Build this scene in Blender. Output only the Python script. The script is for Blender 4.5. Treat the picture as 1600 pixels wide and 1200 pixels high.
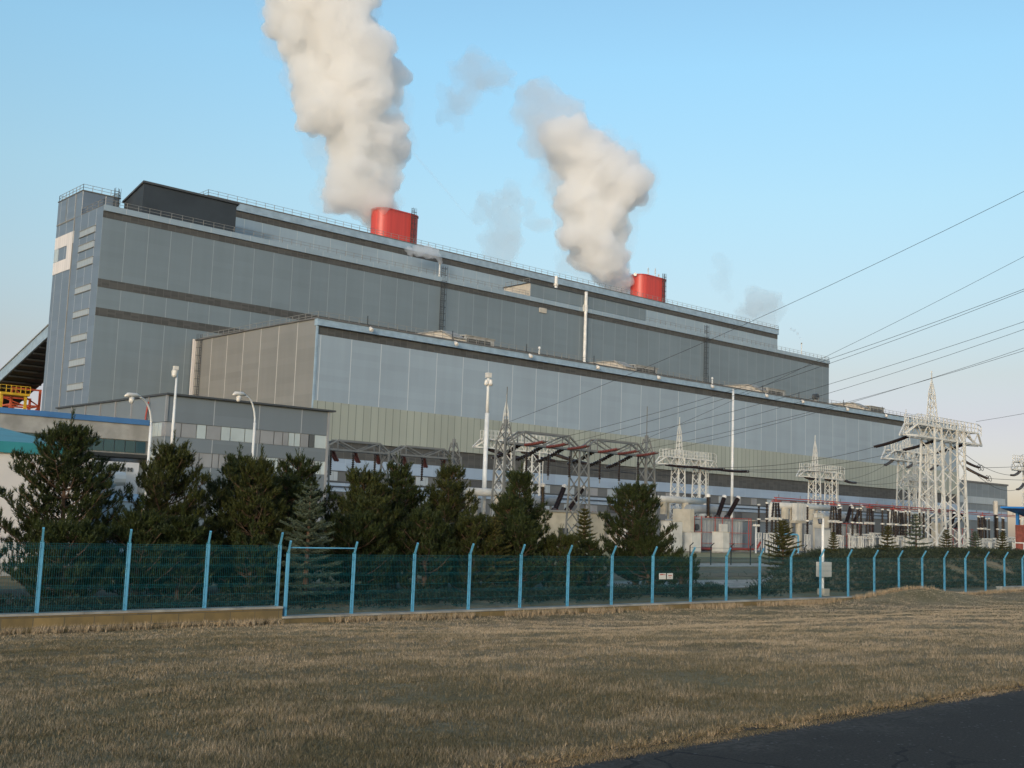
import bpy, bmesh, math, random
import numpy as np
from mathutils import Vector, Matrix, noise

# ------------------------------------------------------------------ camera, sky, sun, exposure
for o in list(bpy.data.objects):
    bpy.data.objects.remove(o)
SC = bpy.context.scene
COL = SC.collection
YAW, PITCH, ROLL = math.radians(41.909), math.radians(6.824), math.radians(2.037)
cam_data = bpy.data.cameras.new('camera')
cam_data.sensor_width = 36.0
cam_data.lens = 39.72
cam_data.clip_start = 0.1
cam_data.clip_end = 12000
cam = bpy.data.objects.new('camera', cam_data)
COL.objects.link(cam)
fwd = Vector((math.sin(YAW)*math.cos(PITCH), math.cos(YAW)*math.cos(PITCH), math.sin(PITCH)))
rgt = Vector((math.cos(YAW), -math.sin(YAW), 0))
upv = rgt.cross(fwd)
r2 = math.cos(ROLL)*rgt + math.sin(ROLL)*upv
u2 = -math.sin(ROLL)*rgt + math.cos(ROLL)*upv
rot = Matrix((r2, u2, -fwd)).transposed()
cam.matrix_world = Matrix.Translation((0, 0, 1.65)) @ rot.to_4x4()
SC.camera = cam

SUN_EL, SUN_AZ = math.radians(9.0), math.radians(236.0)      # azimuth measured from +Y towards +X
world = bpy.data.worlds.new('World')
SC.world = world
world.use_nodes = True
wn = world.node_tree.nodes
wl = world.node_tree.links
bg = wn['Background']
sky = wn.new('ShaderNodeTexSky')
sky.sky_type = 'NISHITA'
sky.sun_disc = False
sky.sun_elevation = SUN_EL
sky.sun_rotation = SUN_AZ
sky.altitude = 200
sky.air_density = 1.0
sky.dust_density = 1.0
sky.ozone_density = 1.6
tc = wn.new('ShaderNodeTexCoord')                # sky tint by elevation: dims the sky towards the horizon
sxyz = wn.new('ShaderNodeSeparateXYZ')
wl.new(tc.outputs['Generated'], sxyz.inputs[0])
rampn = wn.new('ShaderNodeValToRGB')
er = rampn.color_ramp.elements
for i, (el, c) in enumerate(((0, (.42, .40, .57)), (3, (.47, .41, .54)), (5.3, (.51, .40, .475)), (7.5, (.575, .455, .445)), (11.5, (.69, .62, .57)), (16, (.78, .78, .7)), (22.5, (.83, .945, .885)), (45, (.85, .99, 1)))):
    e = er[i] if i < 2 else er.new(0.9)
    e.position = math.sin(math.radians(el)); e.color = (*c, 1)
wl.new(sxyz.outputs['Z'], rampn.inputs[0])
smul = wn.new('ShaderNodeMix'); smul.data_type = 'RGBA'; smul.blend_type = 'MULTIPLY'; smul.inputs[0].default_value = 1
wl.new(sky.outputs[0], smul.inputs[6]); wl.new(rampn.outputs[0], smul.inputs[7])
dotn = wn.new('ShaderNodeVectorMath'); dotn.operation = 'DOT_PRODUCT'
wl.new(tc.outputs['Generated'], dotn.inputs[0])
dotn.inputs[1].default_value = (-math.sin(SUN_AZ), -math.cos(SUN_AZ), 0)
hz = wn.new('ShaderNodeMapRange'); hz.inputs[1].default_value = -0.45; hz.inputs[2].default_value = 0.35
hz.interpolation_type = 'SMOOTHSTEP'
wl.new(dotn.outputs['Value'], hz.inputs[0]); wl.new(hz.outputs[0], smul.inputs[0])   # tint only opposite the sun; sunward sky stays bright to light the facades
wl.new(smul.outputs[2], bg.inputs[0])
bg.inputs[1].default_value = 0.15
sun_data = bpy.data.lights.new('sun', 'SUN')
sun_data.energy = 0.72
sun_data.angle = math.radians(3)
sun_data.color = (1.0, 0.94, 0.87)
sun = bpy.data.objects.new('sun', sun_data)
COL.objects.link(sun)
to_sun = Vector((math.sin(SUN_AZ)*math.cos(SUN_EL), math.cos(SUN_AZ)*math.cos(SUN_EL), math.sin(SUN_EL)))
sun.rotation_euler = to_sun.to_track_quat('Z', 'Y').to_euler()
SC.view_settings.view_transform = 'Standard'
SC.view_settings.look = 'None'
SC.view_settings.gamma = 1
SC.view_settings.exposure = 1.06
SC.render.engine = 'CYCLES'
SC.cycles.use_denoising = True
SC.cycles.max_bounces = 18
SC.cycles.diffuse_bounces = 3
SC.cycles.glossy_bounces = 3
SC.cycles.transparent_max_bounces = 12
SC.cycles.volume_bounces = 16

# ------------------------------------------------------------------ helpers
RND = random.Random(7)

def tag(o, label=None, cat=None, group=None, kind=None):
    if label: o['label'] = label
    if cat: o['category'] = cat
    if group: o['group'] = group
    if kind: o['kind'] = kind
    return o

def wloc(o):
    v = Vector((0, 0, 0))
    while o is not None:
        v = v + o.location
        o = o.parent
    return v

def thing(name, label, cat, loc=(0, 0, 0), group=None):
    o = bpy.data.objects.new(name, None)
    o.empty_display_size = 0.5
    COL.objects.link(o)
    o.location = loc
    return tag(o, label, cat, group)

def copy_tree(o, parent=None):
    c = o.copy()
    COL.objects.link(c)
    if parent is not None: c.parent = parent
    for ch in list(o.children):
        copy_tree(ch, c)
    return c

def dup(root, loc, label=None, rotz=None, scale=None, group=None):
    r = copy_tree(root)
    r.location = loc
    if rotz is not None: r.rotation_euler = (0, 0, rotz)
    if scale is not None: r.scale = (scale, scale, scale) if not hasattr(scale, '__len__') else scale
    if label: r['label'] = label
    if group: r['group'] = group
    return r

class MB:
    def __init__(s):
        s.v = []; s.f = []; s.a = None
    def add(s, vs, fs):
        n = len(s.v)
        s.v.extend([tuple(p) for p in vs])
        s.f.extend([tuple(i+n for i in f) for f in fs])
    def quad(s, a, b, c, d): s.add([a, b, c, d], [(0, 1, 2, 3)])
    def box(s, x0, x1, y0, y1, z0, z1):
        s.add([(x0,y0,z0),(x1,y0,z0),(x1,y1,z0),(x0,y1,z0),(x0,y0,z1),(x1,y0,z1),(x1,y1,z1),(x0,y1,z1)],
              [(0,3,2,1),(4,5,6,7),(0,1,5,4),(1,2,6,5),(2,3,7,6),(3,0,4,7)])
    def bar(s, p, q, w, h=None):
        p = Vector(p); q = Vector(q); d = q-p
        if d.length < 1e-6: return
        d.normalize()
        up = Vector((0, 0, 1)) if abs(d.z) < 0.95 else Vector((1, 0, 0))
        a = d.cross(up).normalized(); b = d.cross(a).normalized()
        h = h or w
        a = a*w/2; b = b*h/2
        vs = [p+a+b, p-a+b, p-a-b, p+a-b, q+a+b, q-a+b, q-a-b, q+a-b]
        s.add(vs, [(0,1,2,3),(7,6,5,4),(0,4,5,1),(1,5,6,2),(2,6,7,3),(3,7,4,0)])
    def tube(s, pts, r, n=8, cap=True):
        pts = [Vector(p) for p in pts]
        rs = r if hasattr(r, '__len__') else [r]*len(pts)
        base = len(s.v)
        ref = None
        for i, p in enumerate(pts):
            d = (pts[min(i+1, len(pts)-1)] - pts[max(i-1, 0)]).normalized()
            if ref is None:
                ref = d.cross(Vector((0, 0, 1)) if abs(d.z) < 0.9 else Vector((1, 0, 0))).normalized()
            ref = (ref - d*ref.dot(d)).normalized()
            b = d.cross(ref)
            for k in range(n):
                t = 2*math.pi*k/n
                s.v.append(tuple(p + (ref*math.cos(t) + b*math.sin(t))*rs[i]))
        for i in range(len(pts)-1):
            for k in range(n):
                k2 = (k+1) % n
                s.f.append((base+i*n+k, base+i*n+k2, base+(i+1)*n+k2, base+(i+1)*n+k))
        if cap:
            s.f.append(tuple(base+k for k in range(n-1, -1, -1)))
            s.f.append(tuple(base+(len(pts)-1)*n+k for k in range(n)))
    def prism(s, poly, axis, a, b):
        """poly: 2D list; axis 0: poly in (y,z) swept in x; 1: (x,z) swept in y; 2: (x,y) swept in z"""
        def P(q, t):
            return (t, q[0], q[1]) if axis == 0 else (q[0], t, q[1]) if axis == 1 else (q[0], q[1], t)
        n = len(poly)
        vs = [P(q, a) for q in poly] + [P(q, b) for q in poly]
        fs = [tuple(range(n)), tuple(range(2*n-1, n-1, -1))]
        fs += [(i, i+n, (i+1) % n + n, (i+1) % n) for i in range(n)]
        s.add(vs, fs)
    def build(s, name, mat, parent=None, loc=None, smooth=False, recalc=True):
        me = bpy.data.meshes.new(name)
        o = bpy.data.objects.new(name, me)
        COL.objects.link(o)
        off = Vector((0, 0, 0))
        if parent is not None:
            o.parent = parent
            off = wloc(parent)
        elif loc is not None:
            o.location = loc
            off = Vector(loc)
        V = np.array(s.v, dtype=float) - np.array(off)
        me.from_pydata(V.tolist(), [], s.f)
        if recalc:
            bm = bmesh.new(); bm.from_mesh(me)
            bmesh.ops.recalc_face_normals(bm, faces=bm.faces)
            bm.to_mesh(me); bm.free()
        if smooth:
            me.polygons.foreach_set('use_smooth', [True]*len(me.polygons))
        me.materials.append(mat)
        me.update()
        return o

def sag(p, q, drop, n=14):
    p = Vector(p); q = Vector(q)
    return [p.lerp(q, i/n) - Vector((0, 0, drop*4*(i/n)*(1-i/n))) for i in range(n+1)]

def railing(mb, pts, h=1.1, step=2.0, t=0.06):
    for a, b in zip(pts[:-1], pts[1:]):
        a = Vector(a); b = Vector(b); L = (b-a).length
        n = max(1, int(L/step))
        for i in range(n+1):
            p = a.lerp(b, i/n)
            mb.bar(p, p+Vector((0, 0, h)), t)
        for zz in (h, h*0.5):
            mb.bar(a+Vector((0, 0, zz)), b+Vector((0, 0, zz)), t*0.8)

def ladder(mb, x, y, z0, z1, nx, ny, w=0.7, t=0.08, cage=True):
    """vertical ladder standing off a wall whose outward normal is (nx, ny)"""
    tx, ty = -ny, nx
    for s in (-1, 1):
        mb.bar((x+tx*s*w/2+nx*.25, y+ty*s*w/2+ny*.25, z0), (x+tx*s*w/2+nx*.25, y+ty*s*w/2+ny*.25, z1), t)
    z = z0
    while z < z1:
        mb.bar((x-tx*w/2+nx*.25, y-ty*w/2+ny*.25, z), (x+tx*w/2+nx*.25, y+ty*w/2+ny*.25, z), t*.6)
        z += 0.5
    if cage:
        for s in (-.6, 0, .6):
            mb.bar((x+tx*s*w+nx*.95, y+ty*s*w+ny*.95, z0+2), (x+tx*s*w+nx*.95, y+ty*s*w+ny*.95, z1), t*.5)
        z = z0+2
        while z < z1:
            a = (x-tx*.6*w+nx*.25, y-ty*.6*w+ny*.25, z); b = (x-tx*.6*w+nx*.95, y-ty*.6*w+ny*.95, z)
            c = (x+tx*.6*w+nx*.95, y+ty*.6*w+ny*.95, z); d = (x+tx*.6*w+nx*.25, y+ty*.6*w+ny*.25, z)
            for p, q in ((a, b), (b, c), (c, d)): mb.bar(p, q, t*.6)
            z += 1.5

# ------------------------------------------------------------------ materials
def nodes_of(name):
    m = bpy.data.materials.new(name)
    m.use_nodes = True
    nt = m.node_tree
    return m, nt, nt.nodes['Principled BSDF']

def NN(nt, t, **kw):
    n = nt.nodes.new(t)
    for k, v in kw.items(): setattr(n, k, v)
    return n

def mth(nt, op, a, b=None, c=None):
    n = nt.nodes.new('ShaderNodeMath'); n.operation = op
    for i, x in enumerate((a, b, c)):
        if x is None: continue
        if isinstance(x, (int, float)): n.inputs[i].default_value = x
        else: nt.links.new(x, n.inputs[i])
    return n.outputs[0]

def mixc(nt, f, a, b):
    n = nt.nodes.new('ShaderNodeMix'); n.data_type = 'RGBA'
    for i, x in ((0, f), (6, a), (7, b)):
        if isinstance(x, (int, float)): n.inputs[i].default_value = x
        elif isinstance(x, tuple): n.inputs[i].default_value = (*x, 1)
        else: nt.links.new(x, n.inputs[i])
    return n.outputs[2]

def noise_fac(nt, scale, detail=4, vec=None, lo=0.35, hi=0.65):
    if vec is None:
        vec = NN(nt, 'ShaderNodeNewGeometry').outputs['Position']
    n = NN(nt, 'ShaderNodeTexNoise')
    n.inputs['Scale'].default_value = scale; n.inputs['Detail'].default_value = detail
    nt.links.new(vec, n.inputs['Vector'])
    mr = NN(nt, 'ShaderNodeMapRange')
    mr.inputs[1].default_value = lo; mr.inputs[2].default_value = hi
    nt.links.new(n.outputs['Fac'], mr.inputs[0])
    return mr.outputs[0]

def paint(name, col, rough=0.55, metal=0.0, vary=0.15, scale=0.8, bump=0.0):
    m, nt, b = nodes_of(name)
    f = noise_fac(nt, scale, 5)
    c2 = tuple(max(0, x*(1-vary)) for x in col); c1 = tuple(min(1, x*(1+vary*0.6)) for x in col)
    nt.links.new(mixc(nt, f, c2, c1), b.inputs['Base Color'])
    b.inputs['Roughness'].default_value = rough
    b.inputs['Metallic'].default_value = metal
    if bump:
        bp = NN(nt, 'ShaderNodeBump'); bp.inputs['Strength'].default_value = bump
        n2 = NN(nt, 'ShaderNodeTexNoise'); n2.inputs['Scale'].default_value = scale*12
        nt.links.new(NN(nt, 'ShaderNodeNewGeometry').outputs['Position'], n2.inputs['Vector'])
        nt.links.new(n2.outputs['Fac'], bp.inputs['Height']); nt.links.new(bp.outputs[0], b.inputs['Normal'])
    return m

def cladding(name, col, seam, spacing, off, w, soff=0.0, row=1.1, rough=0.42, rowvary=0.06, yspacing=None, yoff=0.0, spec=0.5):
    """profiled sheet cladding: joints every <spacing> metres along the wall, faint sheet rows, mild staining"""
    m, nt, b = nodes_of(name)
    g = NN(nt, 'ShaderNodeNewGeometry')
    sp = NN(nt, 'ShaderNodeSeparateXYZ'); nt.links.new(g.outputs['Position'], sp.inputs[0])
    sn = NN(nt, 'ShaderNodeSeparateXYZ'); nt.links.new(g.outputs['Normal'], sn.inputs[0])
    isx = mth(nt, 'GREATER_THAN', mth(nt, 'ABSOLUTE', sn.outputs[0]), 0.6)
    sx = mth(nt, 'DIVIDE', mth(nt, 'SUBTRACT', sp.outputs[0], off), spacing)
    sy = mth(nt, 'DIVIDE', mth(nt, 'SUBTRACT', sp.outputs[1], yoff), yspacing or spacing)
    s = mth(nt, 'ADD', mth(nt, 'MULTIPLY', sx, mth(nt, 'SUBTRACT', 1.0, isx)), mth(nt, 'MULTIPLY', sy, isx))
    fr = mth(nt, 'FRACT', s)
    d = mth(nt, 'MINIMUM', fr, mth(nt, 'SUBTRACT', 1.0, fr))
    line = mth(nt, 'LESS_THAN', mth(nt, 'MULTIPLY', d, spacing), w/2)
    cell = NN(nt, 'ShaderNodeCombineXYZ')
    nt.links.new(mth(nt, 'FLOOR', s), cell.inputs[0])
    nt.links.new(mth(nt, 'FLOOR', mth(nt, 'DIVIDE', sp.outputs[2], row)), cell.inputs[2])
    nt.links.new(isx, cell.inputs[1])
    wnz = NN(nt, 'ShaderNodeTexWhiteNoise'); nt.links.new(cell.outputs[0], wnz.inputs['Vector'])
    stain = noise_fac(nt, 0.06, 6)
    mp = NN(nt, 'ShaderNodeMapping'); mp.inputs['Scale'].default_value = (0.8, 0.8, 0.045)
    nt.links.new(g.outputs['Position'], mp.inputs[0])
    streak = noise_fac(nt, 1.0, 6, mp.outputs[0], 0.38, 0.66)          # rain streaks running down the sheets
    val = mth(nt, 'ADD', 1.0-rowvary-0.085, mth(nt, 'ADD', mth(nt, 'MULTIPLY', wnz.outputs['Value'], rowvary*2), mth(nt, 'ADD', mth(nt, 'MULTIPLY', stain, 0.12), mth(nt, 'MULTIPLY', streak, 0.05))))
    mul = NN(nt, 'ShaderNodeMix'); mul.data_type = 'RGBA'; mul.blend_type = 'MULTIPLY'; mul.inputs[0].default_value = 1
    mul.inputs[6].default_value = (*col, 1)
    cv = NN(nt, 'ShaderNodeCombineColor')
    for i in range(3): nt.links.new(val, cv.inputs[i])
    nt.links.new(cv.outputs[0], mul.inputs[7])
    nt.links.new(mixc(nt, line, mul.outputs[2], seam), b.inputs['Base Color'])
    b.inputs['Roughness'].default_value = rough
    b.inputs['Specular IOR Level'].default_value = spec
    return m

def glassy(name, col, rough=0.12):
    m, nt, b = nodes_of(name)
    f = noise_fac(nt, 0.5, 3)
    nt.links.new(mixc(nt, f, tuple(x*.8 for x in col), col), b.inputs['Base Color'])
    b.inputs['Roughness'].default_value = rough
    b.inputs['Specular IOR Level'].default_value = 0.8
    return m

M = {}
SEAM = (0.44, 0.48, 0.51)
M['hall'] = cladding('hall_cladding', (0.252, 0.308, 0.355), SEAM, 6.1, 1.6, 0.15, rowvary=0.035)
M['hall_end'] = cladding('hall_end_cladding', (0.2, 0.198, 0.188), (0.46, 0.44, 0.41), 6.1, 0, 0.17, yspacing=6.1, yoff=158.0)
M['boiler'] = cladding('boiler_cladding', (0.15, 0.188, 0.212), (0.27, 0.3, 0.315), 4.47, 78.8, 0.11, yspacing=4.2, yoff=204.9, row=1.0, rowvary=0.03)
M['boiler_end'] = cladding('boiler_end_cladding', (0.125, 0.165, 0.215), (0.5, 0.5, 0.49), 4.47, 78.8, 0.13, yspacing=3.7, yoff=205.15, row=1.0)
M['upper'] = cladding('upper_cladding', (0.25, 0.32, 0.375), (0.38, 0.42, 0.44), 4.3, 1.3, 0.11, rowvary=0.03)
M['lowband'] = cladding('low_band_cladding', (0.25, 0.32, 0.41), (0.3, 0.37, 0.45), 6.1, 1.6, 0.12)
M['office'] = cladding('office_cladding', (0.14, 0.165, 0.185), (0.33, 0.34, 0.35), 3.9, 37.15, 0.07, yspacing=3.1, yoff=80.0)
M['fascia'] = paint('fascia_metal', (0.26, 0.35, 0.43), 0.4)
M['dark_louvre'] = cladding('dark_louvre', (0.06, 0.06, 0.057), (0.085, 0.085, 0.08), 1.5, 0, 0.12, row=0.35, rowvary=0.2, rough=0.7)
M['dark_metal'] = paint('dark_metal', (0.05, 0.055, 0.06), 0.6)
M['hood'] = paint('hood_dark_sheet', (0.028, 0.036, 0.044), 0.6, scale=.3)
M['rail'] = paint('rail_steel', (0.22, 0.22, 0.21), 0.6)
M['roof'] = paint('roof_felt', (0.12, 0.12, 0.12), 0.85)
M['glass_green'] = cladding('green_profiled_glass', (0.28, 0.302, 0.262), (0.12, 0.13, 0.12), 1.525, 1.6, 0.11, row=6.5, rowvary=0.05, rough=0.35)
M['lowwall'] = paint('low_wall_grey', (0.115, 0.12, 0.122), 0.6, scale=0.12)
M['beige'] = paint('beige_panel', (0.46, 0.42, 0.36), 0.6)
M['white_panel'] = cladding('white_profiled_panel', (0.62, 0.58, 0.56), (0.42, 0.4, 0.39), 1.1, 0, 0.08, yspacing=1.1, row=30)
M['win_grey'] = cladding('pale_ribbon_glazing', (0.3, 0.34, 0.37), (0.2, 0.22, 0.24), 1.2, 0, 0.07, yspacing=1.2, row=50)
M['white_steel'] = paint('white_painted_steel', (0.56, 0.55, 0.51), 0.5)
M['grey_steel'] = paint('galvanised_grey_steel', (0.15, 0.155, 0.15), 0.55)
M['white_pole'] = paint('white_pole_paint', (0.62, 0.62, 0.6), 0.45)
def chimney_mat():
    m, nt, b = nodes_of('red_chimney_paint')
    g = NN(nt, 'ShaderNodeNewGeometry')
    mp = NN(nt, 'ShaderNodeMapping'); mp.inputs['Scale'].default_value = (1.6, 1.6, 0.05)
    nt.links.new(g.outputs['Position'], mp.inputs[0])
    streak = noise_fac(nt, 1.0, 6, mp.outputs[0], 0.4, 0.7)
    sp = NN(nt, 'ShaderNodeSeparateXYZ'); nt.links.new(g.outputs['Position'], sp.inputs[0])
    rim = NN(nt, 'ShaderNodeMapRange'); rim.inputs[1].default_value = 76.2; rim.inputs[2].default_value = 78.3
    nt.links.new(sp.outputs[2], rim.inputs[0])
    soot = mth(nt, 'MULTIPLY', rim.outputs[0], noise_fac(nt, 0.9, 5))
    sheet = mth(nt, 'LESS_THAN', mth(nt, 'FRACT', mth(nt, 'DIVIDE', sp.outputs[0], 1.05)), 0.05)
    c = mixc(nt, mth(nt, 'MULTIPLY', streak, 0.6), (0.52, 0.055, 0.042), (0.37, 0.04, 0.033))
    c = mixc(nt, mth(nt, 'MULTIPLY', soot, 0.55), c, (0.2, 0.05, 0.04))
    c = mixc(nt, mth(nt, 'MULTIPLY', sheet, 0.45), c, (0.25, 0.03, 0.02))
    nt.links.new(c, b.inputs['Base Color'])
    b.inputs['Roughness'].default_value = 0.42
    return m
M['red'] = chimney_mat()
M['pipe_red'] = paint('red_pipe_paint', (0.34, 0.06, 0.045), 0.6)
M['yellow'] = paint('yellow_paint', (0.55, 0.36, 0.03), 0.5)
M['orange_red'] = paint('orange_red_steel', (0.5, 0.1, 0.05), 0.5)
M['insul_black'] = paint('dark_brown_porcelain', (0.022, 0.014, 0.013), 0.25)
M['insul_red'] = paint('red_brown_porcelain', (0.13, 0.035, 0.028), 0.3)
M['wire'] = paint('black_wire', (0.03, 0.03, 0.032), 0.6)
M['cream'] = paint('cream_render', (0.42, 0.38, 0.3), 0.8)
M['white_box'] = paint('white_enamel', (0.5, 0.485, 0.44), 0.5)
M['white_wall'] = paint('white_render', (0.6, 0.57, 0.54), 0.8, scale=0.25)
M['teal_sheet'] = paint('teal_sheet', (0.025, 0.2, 0.22), 0.45)
M['blue_sheet'] = paint('blue_sheet', (0.05, 0.15, 0.33), 0.45)
M['bright_blue'] = paint('bright_blue_sheet', (0.02, 0.17, 0.48), 0.45)
M['teal_glass'] = glassy('dark_teal_glass', (0.008, 0.05, 0.072))
M['concrete_panel'] = paint('ribbed_concrete', (0.3, 0.295, 0.275), 0.9, vary=0.25, scale=0.9)
M['concrete'] = paint('weathered_concrete', (0.3, 0.28, 0.24), 0.9, vary=0.3, scale=1.5)
M['tank_grey'] = paint('transformer_grey', (0.27, 0.29, 0.3), 0.5)
M['fence_post'] = paint('blue_fence_paint', (0.1, 0.33, 0.5), 0.4)
M['fence_wire'] = paint('teal_wire_coating', (0.0, 0.095, 0.115), 0.5)
M['black_steel'] = paint('black_steel', (0.02, 0.022, 0.022), 0.6)
M['window_light'] = glassy('window_blind_pale', (0.42, 0.48, 0.49), 0.3)
M['window_mid'] = glassy('window_grey', (0.25, 0.255, 0.265), 0.3)
M['window_dark'] = glassy('window_dark', (0.06, 0.065, 0.075), 0.15)
M['brick_red'] = paint('red_brick_wall', (0.2, 0.055, 0.04), 0.85, vary=0.3, scale=3)
M['bark'] = paint('pine_bark', (0.09, 0.055, 0.035), 0.9, vary=0.3, scale=6)
M['lamp_white'] = paint('lamp_housing', (0.6, 0.57, 0.52), 0.4)
M['pale_tank'] = paint('pale_blue_tank', (0.3, 0.38, 0.42), 0.4)

def leafmat(name, dark, light, rough=0.6):
    m, nt, b = nodes_of(name)
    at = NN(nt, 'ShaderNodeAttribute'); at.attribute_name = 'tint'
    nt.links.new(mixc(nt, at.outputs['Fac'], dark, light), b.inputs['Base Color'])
    b.inputs['Roughness'].default_value = rough
    b.inputs['Specular IOR Level'].default_value = 0.25
    return m
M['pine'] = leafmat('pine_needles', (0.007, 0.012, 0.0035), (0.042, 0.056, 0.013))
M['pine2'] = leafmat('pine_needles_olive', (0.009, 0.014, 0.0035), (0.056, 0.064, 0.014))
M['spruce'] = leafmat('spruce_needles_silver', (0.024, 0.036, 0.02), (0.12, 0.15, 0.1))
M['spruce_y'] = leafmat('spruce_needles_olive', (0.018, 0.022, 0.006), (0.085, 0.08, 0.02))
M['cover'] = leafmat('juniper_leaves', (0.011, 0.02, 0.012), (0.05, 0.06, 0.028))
M['straw'] = leafmat('dry_grass', (0.125, 0.1, 0.05), (0.56, 0.41, 0.26), 0.85)

def ground_mat():
    m, nt, b = nodes_of('winter_grass_ground')
    f1 = noise_fac(nt, 0.5, 8, lo=0.36, hi=0.64)
    f2 = noise_fac(nt, 7.0, 6, lo=0.3, hi=0.7)
    f3 = noise_fac(nt, 0.09, 3, lo=0.4, hi=0.62)
    c = mixc(nt, f1, (0.17, 0.128, 0.07), (0.34, 0.26, 0.165))
    c = mixc(nt, mth(nt, 'MULTIPLY', f2, 0.55), c, (0.11, 0.085, 0.045))
    c = mixc(nt, mth(nt, 'MULTIPLY', f3, 0.4), c, (0.2, 0.165, 0.075))
    nt.links.new(c, b.inputs['Base Color'])
    b.inputs['Roughness'].default_value = 0.95
    b.inputs['Specular IOR Level'].default_value = 0.1
    bp = NN(nt, 'ShaderNodeBump'); bp.inputs['Strength'].default_value = 0.8; bp.inputs['Distance'].default_value = 0.05
    nt.links.new(f2, bp.inputs['Height']); nt.links.new(bp.outputs[0], b.inputs['Normal'])
    return m
M['ground'] = ground_mat()

def asphalt_mat():
    m, nt, b = nodes_of('asphalt')
    f1 = noise_fac(nt, 45.0, 3, lo=0.35, hi=0.7)
    f2 = noise_fac(nt, 0.7, 4)
    v = NN(nt, 'ShaderNodeTexVoronoi'); v.inputs['Scale'].default_value = 13
    nt.links.new(NN(nt, 'ShaderNodeNewGeometry').outputs['Position'], v.inputs['Vector'])
    speck = mth(nt, 'MULTIPLY', mth(nt, 'LESS_THAN', v.outputs['Distance'], 0.17), noise_fac(nt, 3.0, 4, lo=.42, hi=.6))
    c = mixc(nt, f1, (0.031, 0.026, 0.021), (0.055, 0.046, 0.038))
    sy_ = NN(nt, 'ShaderNodeSeparateXYZ'); nt.links.new(NN(nt, 'ShaderNodeNewGeometry').outputs['Position'], sy_.inputs[0])
    gr = NN(nt, 'ShaderNodeMapRange'); gr.inputs[1].default_value = 5.05; gr.inputs[2].default_value = 5.75
    nt.links.new(mth(nt, 'ADD', sy_.outputs[1], mth(nt, 'MULTIPLY', mth(nt, 'SUBTRACT', noise_fac(nt, 1.3, 6), .5), 0.6)), gr.inputs[0])
    grit = mth(nt, 'MULTIPLY', gr.outputs[0], noise_fac(nt, 16.0, 4, lo=.38, hi=.6))         # washed-out grit near the edge
    c = mixc(nt, mth(nt, 'MULTIPLY', grit, 0.7), c, (0.115, 0.1, 0.082))
    c = mixc(nt, mth(nt, 'MULTIPLY', f2, 0.45), c, (0.044, 0.037, 0.03))
    vc_ = NN(nt, 'ShaderNodeTexVoronoi'); vc_.feature = 'DISTANCE_TO_EDGE'; vc_.inputs['Scale'].default_value = 0.55
    wob = NN(nt, 'ShaderNodeTexNoise'); wob.inputs['Scale'].default_value = 2.5; wob.inputs['Detail'].default_value = 4
    geo_ = NN(nt, 'ShaderNodeNewGeometry'); nt.links.new(geo_.outputs['Position'], wob.inputs['Vector'])
    va = NN(nt, 'ShaderNodeVectorMath'); va.operation = 'MULTIPLY_ADD'; va.inputs[1].default_value = (.5, .5, 0)
    nt.links.new(wob.outputs['Color'], va.inputs[0]); nt.links.new(geo_.outputs['Position'], va.inputs[2]); nt.links.new(va.outputs[0], vc_.inputs['Vector'])
    crack = mth(nt, 'MULTIPLY', mth(nt, 'LESS_THAN', vc_.outputs['Distance'], 0.008), noise_fac(nt, 0.3, 2, lo=.45, hi=.6))
    c = mixc(nt, mth(nt, 'MULTIPLY', crack, 0.6), c, (0.008, 0.008, 0.008))
    c = mixc(nt, mth(nt, 'MULTIPLY', speck, 0.5), c, (0.17, 0.165, 0.155))
    nt.links.new(c, b.inputs['Base Color'])
    b.inputs['Roughness'].default_value = 0.95
    b.inputs['Specular IOR Level'].default_value = 0.2
    bp = NN(nt, 'ShaderNodeBump'); bp.inputs['Strength'].default_value = 0.5; bp.inputs['Distance'].default_value = 0.01
    nt.links.new(f1, bp.inputs['Height']); nt.links.new(bp.outputs[0], b.inputs['Normal'])
    return m
M['asphalt'] = asphalt_mat()

def stone_mat():
    m, nt, b = nodes_of('sand_stone_blocks')
    g = NN(nt, 'ShaderNodeNewGeometry')
    sp = NN(nt, 'ShaderNodeSeparateXYZ'); nt.links.new(g.outputs['Position'], sp.inputs[0])
    cb = NN(nt, 'ShaderNodeCombineXYZ'); nt.links.new(sp.outputs[0], cb.inputs[0]); nt.links.new(sp.outputs[2], cb.inputs[1])
    br = NN(nt, 'ShaderNodeTexBrick')
    br.inputs['Scale'].default_value = 1.0
    br.inputs['Brick Width'].default_value = 0.8; br.inputs['Row Height'].default_value = 0.26
    br.inputs['Mortar Size'].default_value = 0.012
    br.inputs['Color1'].default_value = (0.25, 0.17, 0.068, 1); br.inputs['Color2'].default_value = (0.17, 0.115, 0.045, 1)
    br.inputs['Mortar'].default_value = (0.1, 0.085, 0.06, 1)
    nt.links.new(cb.outputs[0], br.inputs['Vector'])
    f = noise_fac(nt, 3.0, 6)
    nt.links.new(mixc(nt, mth(nt, 'MULTIPLY', f, 0.5), br.outputs['Color'], (0.09, 0.07, 0.035)), b.inputs['Base Color'])
    b.inputs['Roughness'].default_value = 0.9
    return m
M['stone'] = stone_mat()

# ------------------------------------------------------------------ terrain
def sstep(a, b, x):
    t = np.clip((np.asarray(x, float)-a)/(b-a), 0, 1)
    return t*t*(3-2*t)

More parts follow.
